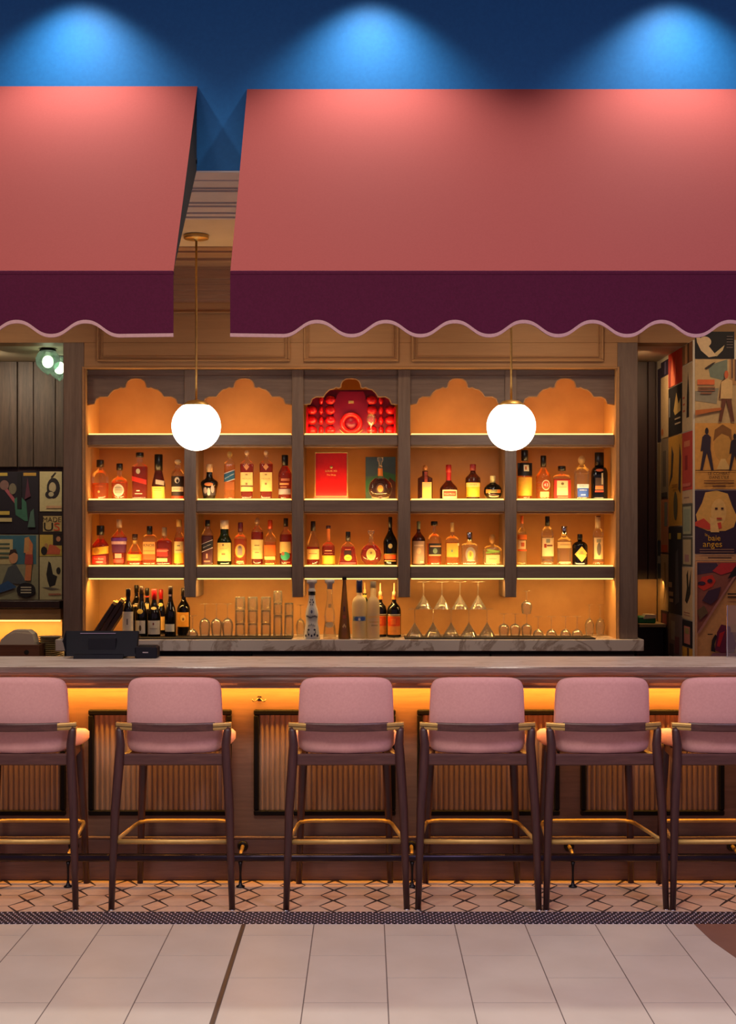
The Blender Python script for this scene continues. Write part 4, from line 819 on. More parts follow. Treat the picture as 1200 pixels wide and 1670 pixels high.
b2(920, 24, 858, 'clear gin bottle with a round steel cap', P(1, 1, 0.62, 0.70, 0.40), liq='clear', fill=0.55, capb=0.78, cap='chrome', capr=0.42, decals=[('r', -0.95, 0.95, 0.44, 0.60, (236, 190, 120)), ('r', -0.7, 0.7, 0.52, 0.54, (190, 140, 90)), ('r', -0.8, 0.8, 0.06, 0.10, (240, 210, 140))], name='gin_bottle')
b2(945.5, 25, 871, 'squat black apothecary gin bottle with a cream diamond label', P(1, 1, 0.60, 0.76, 0.28), glass_m='black_glass', capb=0.82, cap=BLK, capr=0.34, decals=[('d', 0.1, 0.36, 0.86, 0.25, (240, 196, 90)), ('e', 0.1, 0.42, 0.22, 0.04, (170, 150, 90)), ('r', -0.3, 0.5, 0.36, 0.38, (150, 120, 60))], name='gin_bottle')
b2(975, 18, 841, 'tall clear bottle with a long printed label, last on the lower shelf', P(1, 1, 0.62, 0.74, 0.52), liq='clear', fill=0.6, capb=0.76, cap=(216, 180, 130), capr=0.54, decals=[('r', -0.8, 0.8, 0.13, 0.56, (230, 196, 140)), ('e', 0.05, 0.33, 0.4, 0.13, (110, 100, 90)), ('r', -0.4, 0.4, 0.46, 0.53, (150, 140, 110)), ('r', -0.9, 0.9, 0.05, 0.07, (220, 110, 60)), ('e', 0, 0.985, 0.45, 0.012, (80, 20, 20))], name='gin_bottle')
# ---- worktop: middle group
dm = 9.66
def b3(px, w, yt, label, fn, d=dm, **k): return bottle(k.pop('name', 'spirit_bottle'), px, w, yt, k.pop('z', zcn), d, label, fn, group=g3, **k)
plain('ceramic_white', (222, 220, 212), (206, 204, 198), 0.25, nscale=12)
clase = [(0, 1), (0.05, 0.96), (0.2, 0.82), (0.27, 0.72), (0.32, 0.74), (0.4, 0.8), (0.48, 0.72), (0.58, 0.5), (0.70, 0.38), (0.78, 0.36), (0.80, 0.5), (0.83, 0.44), (0.86, 0.3), (1, 0.3)]
navy = (24, 26, 60)
ck = [('e', 0, 0.46, 0.34, 0.075, (196, 196, 196)), ('e', 0, 0.46, 0.12, 0.03, (90, 90, 120)), ('r', -0.42, 0.42, 0.735, 0.80, (14, 14, 26))]
for j in range(9): ck.append(('d', -0.6 + 0.15 * j, 0.375 + 0.012 * math.cos(j), 0.07, 0.022, navy))
for j in range(5):
    ck += [('d', -0.36 + 0.18 * j, 0.245 - 0.01 * abs(j - 2), 0.05, 0.03, navy), ('e', -0.7 + 0.35 * j, 0.06 + 0.02 * (j % 2), 0.10, 0.022, navy)]
for sx in (-1, 1): ck += [('d', sx * 0.36, 0.16, 0.16, 0.022, navy), ('d', sx * 0.46, 0.12, 0.05, 0.04, navy), ('e', sx * 0.2, 0.62, 0.07, 0.02, navy), ('d', sx * 0.1, 0.66, 0.07, 0.02, navy), ('d', sx * 0.12, 0.58, 0.06, 0.015, navy)]
b3(508.5, 27, 945, 'white ceramic tequila decanter painted with dark blue flowers', table_fn(clase), glass_m='ceramic_white', capb=0.86, cap=(244, 234, 220), capr=0.62, capshape='flare', decals=ck, name='tequila_decanter', cat='decanter', d=9.558)
b3(537.5, 23, 945, 'clear glass decanter of the same waisted shape with a silver top', table_fn(clase), liq='clear', fill=0.3, capb=0.86, cap=(244, 234, 220), capr=0.66, capshape='flare', decals=[('e', 0, 0.24, 0.6, 0.05, (236, 196, 140)), ('e', 0, 0.56, 0.25, 0.04, (206, 160, 90))], name='tequila_decanter', cat='decanter', d=9.562)
b3(561.5, 21, 940, 'tall brown tapering tequila bottle with a black stopper', P(1, 0.34, 0.80, 0.9, 0.28, 's'), glass_m='olive_glass', capb=0.955, cap=BLK, capr=0.36, decals=[('r', -0.14, 0.14, 0.44, 0.52, (60, 30, 20)), ('d', 0, 0.20, 0.3, 0.05, (206, 170, 110)), ('r', -0.2, 0.2, 0.33, 0.38, (130, 60, 30)), ('d', 0, 0.18, 0.16, 0.03, (110, 66, 26))], name='tequila_bottle', d=9.555)
b3(586, 24, 946, 'frosted vodka bottle with blue printed birds and a navy cap', P(1, 1, 0.58, 0.72, 0.36), glass_m='frosted_glass', capb=0.80, cap=(40, 50, 100), capr=0.42, decals=[('r', -0.85, 0.85, 0.30, 0.38, (120, 150, 180)), ('e', -0.4, 0.34, 0.3, 0.035, (70, 100, 160)), ('e', 0.45, 0.34, 0.3, 0.035, (60, 90, 160)), ('e', 0.0, 0.33, 0.16, 0.025, (226, 226, 220)), ('r', -0.7, 0.7, 0.24, 0.27, (190, 180, 150)), ('r', -0.42, 0.42, 0.985, 0.998, (226, 220, 210))], name='vodka_bottle', d=9.62)
b3(608.5, 21, 948, 'frosted slim vodka bottle with faint lettering and a clear neck', P(1, 1, 0.58, 0.72, 0.44), glass_m='frosted_glass', capb=0.90, cap=(214, 196, 150), capr=0.46, decals=[('b', -0.7, 0.9, 0.36, 0.40, 0.02, (206, 176, 120)), ('r', -0.6, 0.8, 0.28, 0.30, (170, 160, 120)), ('r', -0.3, 0.7, 0.22, 0.245, (150, 150, 130))], name='vodka_bottle', d=9.61)
b3(594.5, 15, 950, 'green bottle with a pourer, mostly hidden behind the frosted vodkas', P(1, 1, 0.56, 0.70, 0.42), glass_m='green_glass', capb=0.80, cap=(206, 170, 110), capr=0.30, capshape='pour', decals=[('r', -0.43, 0.43, 0.70, 0.77, (170, 160, 70))], d=9.80)
for px, w, lb, d_ in ((620, 22, 'dark rum bottle with an orange label and pourer, half hidden behind a frosted bottle', 9.76), (642.5, 23, 'dark rum bottle with an orange label and pourer, last of the middle group', 9.72)):
    b3(px, w, 951, lb, P(1, 1, 0.46, 0.62, 0.30), glass_m='black_glass', capb=0.76, cap=(226, 190, 150), capr=0.26, capshape='pour', decals=[('r', -0.88, 0.88, 0.05, 0.40, (240, 150, 60)), ('r', -0.85, 0.85, 0.21, 0.38, (236, 80, 20)), ('r', -0.85, 0.85, 0.41, 0.43, (206, 196, 170)), ('r', -0.5, 0.2, 0.24, 0.35, (250, 120, 40)), ('r', -0.32, 0.32, 0.70, 0.76, (236, 130, 50))], name='rum_bottle', d=d_)
# ---- worktop: wine bottles
wp = P(1, 1, 0.58, 0.78, 0.34, 's'); wb_ = P(1, 1, 0.42, 0.80, 0.32, 's')
def wine(px, w, yt, d, label, fn, cap, decals, capb=0.86): return bottle('wine_bottle', px, w, yt, zcn if px < 222 or px > 290 else zmat, d, label, fn, glass_m='black_glass', capb=capb, cap=cap, capr=0.40, decals=decals, group='wine bottles at the left of the worktop')
IV = (206, 198, 182)
wine(209, 19, 960, 9.60, 'wine bottle with a tall white label, leftmost of the wines', wp, (30, 20, 24), [('r', -0.92, 0.92, 0.06, 0.54, IV), ('r', -0.14, 0.14, 0.28, 0.40, (120, 110, 104))])
wine(222.5, 17, 954, 9.95, 'wine bottle with a black capsule, hidden behind the two left wines', wp, BLK, [('r', -0.6, 0.6, 0.56, 0.60, (190, 170, 130)), ('r', 0.3, 0.9, 0.3, 0.5, (226, 200, 130))])
wine(230.5, 20, 956, 9.68, 'wine bottle with a low white label showing a dark crest', wb_, (60, 46, 40), [('r', -0.88, 0.72, 0.06, 0.32, IV), ('e', -0.05, 0.17, 0.2, 0.06, (80, 60, 40)), ('e', -0.1, 0.50, 0.5, 0.05, (176, 150, 60))])
wine(240, 17, 959, 9.90, 'wine bottle with a red neck ring, behind the front wines', wb_, BLK, [('r', -0.4, 0.4, 0.80, 0.83, (206, 70, 40)), ('r', -0.5, 0.4, 0.55, 0.66, (190, 160, 100))])
wine(251.5, 21, 961, 9.68, 'wine bottle with a bright red capsule and wide white label', wb_, (206, 26, 36), [('r', -0.92, 0.92, 0.05, 0.34, IV), ('e', 0.0, 0.27, 0.12, 0.03, (130, 50, 40)), ('e', 0, 0.60, 0.42, 0.03, (206, 180, 110)), ('r', -0.6, 0.6, 0.16, 0.18, (150, 140, 130))], 0.80)
wine(262.5, 18, 961, 9.88, 'wine bottle with a dull red capsule and yellow label, behind the others', wb_, (176, 26, 30), [('r', -0.1, 0.9, 0.10, 0.40, (236, 190, 100)), ('e', 0, 0.66, 0.45, 0.04, (206, 180, 100))], 0.80)
wine(278, 19, 956, 9.68, 'wine bottle with a small low label and pale cap ring', wb_, (30, 22, 24), [('r', -0.85, 0.75, 0.10, 0.25, (206, 200, 180)), ('r', -0.3, 0.2, 0.80, 0.85, (150, 130, 150)), ('r', -0.4, 0.4, 0.98, 0.995, (220, 200, 180))])
wine(299.5, 21, 959, 9.82, 'wine bottle with a golden yellow label, rightmost of the wines', wp, (26, 18, 20), [('r', -0.92, 0.85, 0.20, 0.50, (214, 150, 50)), ('e', 0.0, 0.38, 0.4, 0.07, (236, 190, 100)), ('e', 0.05, 0.36, 0.16, 0.03, (120, 80, 30))])
# leaning dark leather menus
for k, lb in enumerate(('dark leather menu leaning at the left, lowest of three', 'dark leather menu in the middle of three leaning ones', 'dark leather menu leaning against the leftmost wine')):
    d = 9.71; th = math.radians(33)
    t = thing('menu_folder', (PX(151 + 9.4 * k, d), d, zcn + 0.0180), lb, 'menu', 'leaning leather menus')
    t.rotation_euler = (0, th, 0)
    ln = (0.265, 0.285, 0.255)[k]
    MB().box(0, 0.030, -0.06, 0.06, 0.0, ln, 0.004).build('cover', 'leather_dark', t, off=(0, 0, 0))
    MB().box(0.006, 0.026, -0.056, 0.056, ln, ln + 0.002, 0.001).build('page_block', 'crown_wood', t, off=(0, 0, 0))
    for s in (-1, 1): MB().box(0.001, 0.029, s * 0.05 - 0.0115, s * 0.05 + 0.0115, ln - 0.02, ln + 0.0035, 0.003).build('metal_corner', 'brass', t, off=(0, 0, 0))
# ---- middle bay, upper shelf: red box, picture card, decanter
d = 9.74
t = thing('gift_box', (PX(540, d), d, z1s), 'red presentation box with gold edges and gold lettering', 'box')
bw, bh = 27 * d / F, PZ(737, d) - z1s
MB().box(-bw, bw, 0.0, 0.07, 0, bh, 0.002).build('box_body', ink((196, 22, 14), 0.3), t, off=(0, 0, 0))
MB().box(-bw - 0.004, bw + 0.004, -0.006, 0.0, 0, 0.02, 0.001).build('box_lip', ink((190, 60, 20), 0.3), t, off=(0, 0, 0))
for a, b, c, e in ((-bw, -bw + 0.006, 0.02, bh), (bw - 0.006, bw, 0.02, bh), (-bw, bw, bh - 0.008, bh), (-bw, bw, 0.02, 0.025)):
    MB().box(a, b, -0.004, 0.0, c, e, 0.001).build('gold_edge', 'brass', t, off=(0, 0, 0))
def flat_text(body, cx, cz, sz, col, parent, y=-0.002, sx=1.0, name='lettering'):
    vs, fs = text_geo(body); return MB().add([(cx + v[0] * sz * sx, y, cz + v[1] * sz) for v in vs], fs).build(name, ink(col), parent, off=(0, 0, 0))
flat_text('LOUIS XIII', 0, bh * 0.60, 0.017, (250, 210, 110), t); flat_text('The Drop', 0, bh * 0.52, 0.015, (250, 206, 110), t)
MB().lathe([(0.009, 0), (0.009, 0.002), (0.001, 0.0025)], n=14).build('emblem', 'brass', t, off=(0, 0, 0), loc=(0, 0.0, bh * 0.68)).rotation_euler = (math.pi / 2, 0, 0)
t = thing('picture_card', (PX(620.5, 9.86), 9.86, z1s), 'teal and green picture card standing behind the round decanter', 'card')
cw, ch = 24.5 * 9.86 / F, PZ(745, 9.86) - z1s
MB().box(-cw, cw, 0, 0.012, 0, ch, 0.001).build('card_board', ink((70, 110, 100)), t, off=(0, 0, 0))
MB().box(-cw, cw, -0.002, 0.0, ch * 0.55, ch - 0.004).build('picture_sky', ink((60, 90, 110)), t, off=(0, 0, 0))
MB().extrude([(-cw, 0.05), (0, 0.10), (cw, 0.06), (cw, 0.17), (0.02, 0.19), (-cw, 0.13)], 'y', -0.0035, -0.002).build('picture_hill', ink((50, 120, 90)), t, off=(0, 0, 0))
MB().extrude([(0.02, 0.02), (cw, 0.0), (cw, 0.12), (0.06, 0.15)], 'y', -0.005, -0.0035).build('picture_shade', ink((70, 30, 40)), t, off=(0, 0, 0))
b1(620, 40, 746, 'dark round crystal cognac decanter with beaded rim in front of the card', table_fn([(0, 0.34), (0.04, 0.56), (0.12, 0.86), (0.25, 1), (0.38, 0.9), (0.48, 0.62), (0.54, 0.26), (0.6, 0.2), (0.78, 0.18), (1, 0.2)]), liq='dark', fill=0.5, capb=0.80, cap='clear_glass', capr=0.26, capshape='flare', dr=0.5, decals=[('e', 0, 0.26, 0.36, 0.13, (60, 30, 26)), ('e', 0, 0.26, 0.24, 0.085, (200, 140, 60)), ('r', -0.2, 0.2, 0.56, 0.74, (226, 130, 40)), ('b', -0.7, -0.1, 0.035, 0.055, -0.03, (190, 160, 120)), ('b', 0.1, 0.7, 0.035, 0.055, 0.03, (190, 160, 120))], name='cognac_decanter', cat='decanter', d=9.73)
# ---- red satin display in the top of the middle bay
d = 9.80; zt0 = SZ[0][0] + 0.0046
t = thing('display_case', (PX(572.5, d), d, zt0), 'glowing red satin display case with a round recess, under the middle arch', 'display')
cw = 71 * d / F; ch = PZ(636, d) - zt0
redS = plain('red_satin', (214, 12, 24), (170, 6, 16), 0.3, nscale=8); redD = plain('red_deep', (130, 6, 40), (110, 4, 34), 0.35); redB = plain('red_bright', (230, 26, 20), (220, 20, 14), 0.3)
MB().box(-cw, cw, 0.0, 0.02, 0, ch).build('case_back', 'red_deep', t, off=(0, 0, 0))
for s in (-1, 1): MB().box(s * cw - 0.006, s * cw + 0.006, -0.10, 0.02, 0, ch * 0.6).build('case_side', 'red_satin', t, off=(0, 0, 0))
for s in (-1, 1):
    for r_ in range(4):
        for c_ in range(3):
            x_ = s * (0.135 + 0.062 * c_); z_ = 0.036 + 0.066 * r_
            if z_ > ch * (0.95 - 0.32 * (c_ / 2)): continue
            MB().sphere((x_, -0.012, z_), (0.036 if c_ != 1 else 0.016, 0.022, 0.030), 12, 8).build('satin_fold', 'red_satin', t, off=(0, 0, 0))
MB().extrude([(-0.118, 0.0), (0.118, 0.0), (0.112, ch * 0.7), (0.08, ch * 0.96), (-0.08, ch * 0.96), (-0.112, ch * 0.7)], 'y', -0.02, 0.0).build('centre_panel', 'red_deep', t, off=(0, 0, 0))
ring = MB().lathe([(0.042, 0.0), (0.046, 0.020), (0.066, 0.024), (0.072, 0.012), (0.074, 0.0)], n=32, cap0=False, cap1=False).build('recess_ring', 'red_bright', t, off=(0, 0, 0), loc=(0, -0.02, 0.082)); ring.rotation_euler = (math.pi / 2, 0, 0)
o = MB().lathe([(0.044, 0), (0.043, 0.004), (0.001, 0.005)], n=28).build('recess_disc', 'red_deep', t, off=(0, 0, 0), loc=(0, -0.02, 0.082)); o.rotation_euler = (math.pi / 2, 0, 0)
MB().tube([(0.09 * math.sin(a), -0.03, 0.086 - 0.082 * math.cos(a)) for a in [-1.0 + 2.0 * k / 16 for k in range(17)]], 0.0035, 6).build('gold_arc', 'brass', t, off=(0, 0, 0))
MB().box(-0.018, 0.018, -0.024, -0.02, ch * 0.70, ch * 0.76, 0.002).build('name_plate', 'brass', t, off=(0, 0, 0))

# ================================================================== GLASSWARE
def lathe_part(t, name, prof, mat='clear_glass', n=20, **k): return MB().lathe(prof, n=n, **k).build(name, mat, t, off=(0, 0, 0))
PRO = {}
def stem_glass(kind, name, loc, label, cat, group, h, r, bowl, stem_r=0.0035, foot=None):
    """upside-down stemmed glass: rim at the bottom, foot on top; bowl is (radius, height) fractions"""
    if kind in PRO:
        t = copy_tree(PRO[kind], loc); t['label'] = label; t['group'] = group; return t
    t = thing(name, loc, label, cat, group); PRO[kind] = t; foot = foot or r * 0.85
    outer = [(r * a, h * b) for a, b in bowl]
    lathe_part(t, 'bowl', outer + [(max(0.0025, a - 0.0014), max(0.0002, b - 0.0016)) for a, b in reversed(outer)], cap0=False, cap1=False)
    zb = outer[-1][1]
    lathe_part(t, 'stem', [(0.006, zb - 0.001), (stem_r, zb + 0.008), (stem_r, h - 0.008), (0.007, h - 0.003)], n=10)
    lathe_part(t, 'foot', [(0.006, h - 0.005), (foot * 0.7, h - 0.0022), (foot, h - 0.0012), (foot, h), (0.001, h)])
    return t
def cup(kind, name, loc, label, cat, group, h, r0, r1):
    if kind in PRO:
        t = copy_tree(PRO[kind], loc); t['label'] = label; t['group'] = group; return t
    t = thing(name, loc, label, cat, group); PRO[kind] = t      # upside-down tumbler: rim r0 below, thick base r1 on top
    lathe_part(t, 'wall', [(r0 - 0.0015, 0), (r0, 0.0), (r1, h * 0.96), (r1 * 0.96, h - 0.001), (r1 - 0.004, h * 0.88), (r0 - 0.003, 0.002)], cap0=False, cap1=False)
    lathe_part(t, 'thick_base', [(r1 * 0.9, h * 0.86), (r1 * 0.93, h * 0.90), (r1 * 0.94, h * 0.97), (r1 * 0.8, h)])
    return t
wine_b = [(0.80, 0.0), (0.92, 0.16), (1.0, 0.32), (0.92, 0.44), (0.6, 0.52), (0.2, 0.56), (0.06, 0.575)]
mart_b = [(1.0, 0.0), (0.06, 0.50)]
coupe_b = [(1.0, 0.0), (0.97, 0.10), (0.8, 0.24), (0.45, 0.33), (0.08, 0.37)]
flute_b = [(0.72, 0.0), (0.95, 0.2), (1.0, 0.35), (0.7, 0.5), (0.2, 0.56), (0.08, 0.57)]
def S(n_): return n_ * 9.68 / F
d = 9.68
for sx0, sx1, nm in ((PX(224, 9.52), PX(475, 9.52), 'ridged black bar mat under the wine bottles and stacked tumblers'), (PX(660, 9.52), PX(971, 9.52), 'ridged black bar mat under the martini glasses')):
    t = thing('bar_mat', ((sx0 + sx1) / 2, 9.63, zcn), nm, 'bar mat', 'black bar mats')
    MB().box(sx0, sx1, 9.512, 9.77, zcn, zmat - 0.002).build('mat_sheet', 'black_rubber', t)
    mb = MB(); nt = int((sx1 - sx0) / 0.0125)
    for k in range(nt):
        xx = sx0 + (sx1 - sx0) * (k + 0.5) / nt; mb.box(xx - 0.0035, xx + 0.0035, 9.506, 9.768, zmat - 0.006, zmat)
    o = mb.build('ridges', 'black_rubber', t); o['kind'] = 'stuff'
stem_glass('coupe', 'coupe_glass', (PX(314, d), d, zmat), 'small upturned coupe beside the yellow labelled wine', 'glass', 'stemware on the worktop', S(34), S(9.5), coupe_b)
for k, px in enumerate((334, 353, 371)):
    stem_glass('wine', 'wine_glass', (PX(px, d), d, zmat), 'upturned wine glass between the wines and the tumblers, ' + ORD[k], 'glass', 'upturned wine glasses', S(53), S(9.6), wine_b)
for k, px in enumerate((391.5, 412, 433.5)):
    for q in range(3):
        cup('tumbler', 'tumbler', (PX(px, d), d, zmat + q * S(21.6)), 'short tumbler in the %s stack, %s' % (['left', 'middle', 'right'][k], ['bottom', 'middle one', 'top'][q]), 'glass', 'stacked tumblers', S(21.4), S(9.2), S(8.4))
for k, px in enumerate((453, 471)):
    cup('highball', 'highball_glass', (PX(px, d), d, zmat), 'tall highball glass at the bottom of the %s thin stack' % ['left', 'right'][k], 'glass', 'stacked highball glasses', S(35), S(8.2), S(7.4))
    cup('juice', 'juice_glass', (PX(px, d), d, zmat + S(35.2)), 'small glass upside down on the %s highball' % ['left', 'right'][k], 'glass', 'stacked highball glasses', S(19.5), S(8.0), S(7.4))
cup('juice', 'juice_glass', (PX(453, d), d, zmat + S(54.9)), 'small glass on top of the left thin stack', 'glass', 'stacked highball glasses', S(19.5), S(8), S(7.4))
stem_glass('flute', 'sherry_glass', (PX(490, 9.8), 9.8, zcn), 'slim upturned glass behind the painted white decanter', 'glass', 'stemware on the worktop', S(52), S(8), flute_b)
for k, px in enumerate((676, 706, 735.5, 764.5, 794)):
    stem_glass('martini', 'martini_glass', (PX(px, d), d, zmat), 'upturned martini glass in the lower row of five, ' + ORD[k], 'glass', 'upturned martini glasses', S(44.5), S(14.4), mart_b, foot=S(11))
for k, px in enumerate((690.5, 720.5, 750, 779.5)):
    stem_glass('martini', 'martini_glass', (PX(px, d), d, zmat + S(44.6)), 'upturned martini glass in the upper row of four, ' + ORD[k], 'glass', 'upturned martini glasses', S(44.5), S(14.4), mart_b)
for k, px in enumerate((821.5, 840, 858.5)):
    stem_glass('cordial', 'cordial_glass', (PX(px, d), d, zmat), 'short upturned wine glass right of the martini glasses, ' + ORD[k], 'glass', 'short upturned wine glasses', S(37), S(9.2), wine_b)
stem_glass('cordial', 'cordial_glass', (PX(858.5, d), d, zmat + S(37.1)), 'short upturned wine glass balanced on top of another', 'glass', 'short upturned wine glasses', S(37), S(9), wine_b)
for k, px in enumerate((877.5, 899, 922, 941)):
    stem_glass('coupe2', 'coupe_glass', (PX(px, d), d, zmat), 'upturned coupe glass in the row at the right, ' + ORD[k], 'glass', 'upturned coupes', S(32.5), S(10.4 if px < 935 else 10.4) * 0.9, coupe_b)
for k, px in enumerate((961, 978.5)):
    stem_glass('flute', 'sherry_glass', (PX(px, 9.86), 9.86, zcn), 'slim upturned glass in the right corner of the worktop, %s one' % ['left', 'right'][k], 'glass', 'stemware on the worktop', S(52), S(8), flute_b)
stem_glass('goblet', 'cordial_goblet', (PX(605, 9.70), 9.70, zt0), 'tiny crystal goblet in front of the red display', 'glass', None, S(34), S(7.5), [(0.5, 0.0), (0.2, 0.1), (0.12, 0.42), (0.7, 0.55), (1.0, 0.7), (0.85, 0.9), (0.6, 0.97)])

# ================================================================== TILL AND LEFT CORNER
d = 7.56
t = thing('pos_terminal', (PX(168, d), d, ZT), 'black touchscreen till seen from behind on the bar top', 'till')
k_ = d / F
MB().extrude([(-0.075, 0.0), (0.085, 0.0), (0.06, 0.022), (-0.02, 0.030), (-0.06, 0.02)], 'x', -44 * k_, 36 * k_).build('foot_base', 'black_plastic', t, off=(0, 0, 0))
MB().extrude([(-0.035, 0.022), (0.03, 0.022), (0.0, 0.10), (-0.03, 0.10)], 'x', -22 * k_, 22 * k_).build('neck', 'black_plastic', t, off=(0, 0, 0))
sc_ = MB()
rg = []
for x_, dz in ((-63, 0.0), (-62, 0.0), (-56, 0.0), (50, 0.0), (56, 0.0)):
    top = 0.135; bot = 0.012 if x_ > -60 else 0.085
    rg.append([(x_ * k_, -0.095 + 0.04, bot), (x_ * k_, -0.035 + 0.04, bot - 0.004), (x_ * k_, 0.045 + 0.02, top - 0.006), (x_ * k_, 0.030, top)])
sc_.loft(rg, smooth=False); scr = sc_.build('screen_housing', 'black_plastic', t, off=(0, 0, 0))
MB().box(-38 * k_, 20 * k_, 0.012, 0.016, 0.121, 0.126).build('vent_strip', 'chrome', scr, off=(0, 0, 0))
t = thing('receipt_printer', (PX(240, d), d, ZT), 'small black receipt printer beside the till', 'printer')
MB().box(-18 * k_, 18 * k_, -0.05, 0.07, 0, 19 * k_, 0.006).build('housing', 'black_plastic', t, off=(0, 0, 0))
MB().box(-15 * k_, 15 * k_, 0.0, 0.06, 19 * k_, 20.5 * k_, 0.002).build('lid', 'black_rubber', t, off=(0, 0, 0))
MB().box(-5 * k_, 4 * k_, -0.0515, -0.05, 9 * k_, 11 * k_).build('badge', 'chrome', t, off=(0, 0, 0))
# service counter in the left corner
xs0, xs1 = XL, PX(88, 9.5)
ZS = 0.90
t = thing('service_counter', ((xs0 + xs1) / 2, 10, 0), 'service counter in the left corner behind the bar', 'counter')
MB().box(xs0 + 0.01, xs1 - 0.01, 9.45, 10.55, 0, ZS - 0.03).build('body', 'fridge_black', t)
MB().box(xs0 + 0.005, xs1 - 0.005, 9.40, 10.56, ZS - 0.03, ZS, 0.003).build('top', 'ledge_beige', t)
t = thing('wall_ledge', (PX(40, 10.4), 10.58, PZ(1014, 10.4)), 'beige ledge with a glowing strip below the posters', 'ledge')
MB().box(PX(-80, 10.4), PX(101, 10.4), 10.36, 10.575, PZ(1011, 10.36), PZ(993, 10.36), 0.003).build('ledge_board', 'ledge_beige', t)
MB().box(PX(-80, 10.4), PX(101, 10.4), 10.33, 10.575, PZ(992, 10.34), PZ(980, 10.34), 0.003).build('ledge_rail', 'deep_wood', t)
MB().box(PX(-78, 10.4), PX(99, 10.4), 10.38, 10.40, PZ(1013.5, 10.38), PZ(1011, 10.38)).build('light_strip', 'led_strip', t)
MB().box(PX(-80, 10.56), PX(101, 10.56), 10.56, 10.575, ZS, PZ(1011, 10.56)).build('splash_back', 'niche_panel', t)
L_ = lamp('ledge_led', 'AREA', (PX(20, 10.4), 10.44, PZ(1015, 10.4)), 3.5, (1.0, 0.56, 0.14), shape='RECTANGLE', size=0.8, size_y=0.012); aim(L_, (PX(20, 10.4), 10.52, 0.8))
d = 9.62; k_ = d / F
t = thing('wooden_crate', (PX(30, d), d, ZS), 'low wooden crate on the service counter', 'crate')
for y_ in (-0.10, 0.088): MB().box(-0.16, 0.155, y_, y_ + 0.012, 0, 0.098, 0.002).build('long_side', 'crate_wood', t, off=(0, 0, 0))
for x_ in (-0.16, 0.143): MB().box(x_, x_ + 0.012, -0.088, 0.088, 0, 0.098, 0.002).build('end_side', 'crate_wood', t, off=(0, 0, 0))
MB().box(-0.148, 0.143, -0.088, 0.088, 0.0, 0.008).build('bottom', 'crate_wood', t, off=(0, 0, 0))
MB().sphere((0.075, -0.1005, 0.05), (0.016, 0.002, 0.016), 12, 6).build('knot_hole', 'black_rubber', t, off=(0, 0, 0))
t = thing('folded_napkins', (PX(31, d), d, ZS + 0.009), 'heap of cream napkins piled in the wooden crate', 'napkins')
MB().extrude([(-0.13, 0.0), (0.12, 0.0), (0.115, 0.10), (0.10, 0.155), (0.0, 0.165), (-0.06, 0.155), (-0.10, 0.12)], 'y', -0.07, 0.07).build('cloth', 'paper_white', t, off=(0, 0, 0))
MB().extrude([(-0.06, 0.155), (0.0, 0.165), (0.1, 0.155), (0.07, 0.178), (-0.02, 0.18)], 'y', -0.06, 0.06).build('cloth_fold', 'paper_white', t, off=(0, 0, 0))
pl = None
for k in range(11):
    lc = (PX(82, 9.75), 9.75, ZS + 0.0125 * k); lb = 'pale china plate in the stack by the shelving post, %s from the bottom' % ['lowest', 'second', 'third', 'fourth', 'fifth', 'sixth', 'seventh', 'eighth', 'ninth', 'tenth', 'topmost, eleventh'][k]
    if pl is None:
        pl = MB().lathe([(0.045, 0), (0.05, 0.002), (0.082, 0.011), (0.085, 0.0122), (0.082, 0.0125), (0.05, 0.006), (0.001, 0.005)], n=28).build('plate', 'china', None, off=(0, 0, 0), loc=lc); setp(pl, lb, 'plate', 'stacked plates')
    else:
        o = pl.copy(); COL.objects.link(o); o.location = lc; o['label'] = lb; o['group'] = 'stacked plates'
t = thing('corner_shelf', (PX(1056, 10.4), 10.5, PZ(1023, 10.3)), 'cream corner shelf between shelving post and poster pillar', 'shelf')
MB().box(PX(1036, 10.4), XP - 0.008, 10.25, 10.575, PZ(1023, 10.25), PZ(1017.5, 10.25), 0.002).build('board', 'ledge_beige', t)
MB().box(PX(1036, 10.4), XP - 0.008, 10.34, 10.575, 0.0, PZ(1023, 10.25)).build('side_cupboard', 'deep_wood', t)
MB().box(PX(1042, 10.5), XP - 0.012, 10.56, 10.575, PZ(1017, 10.5), PZ(945, 10.5)).build('lit_panel', 'niche_panel', t)
L_ = lamp('corner_led', 'AREA', (PX(1060, 10.4), 10.36, PZ(948, 10.4)), 0.35, (1.0, 0.5, 0.12), shape='RECTANGLE', size=0.2, size_y=0.02); aim(L_, (PX(1060, 10.4), 10.5, 1.0))
t = thing('napkin_pack', (PX(1057, 10.32), 10.36, PZ(1017.5, 10.25) + 0.001), 'green and white napkin pack on the corner shelf', 'napkin pack')
MB().box(-0.075, 0.05, -0.06, 0.08, 0.0, 0.048, 0.008).build('pack', ink((20, 120, 80)), t, off=(0, 0, 0))
MB().extrude([(-0.04, 0.030), (0.05, 0.036), (0.05, 0.06), (-0.02, 0.062)], 'y', -0.064, 0.06).build('white_wrap', ink((226, 210, 190)), t, off=(0, 0, 0))

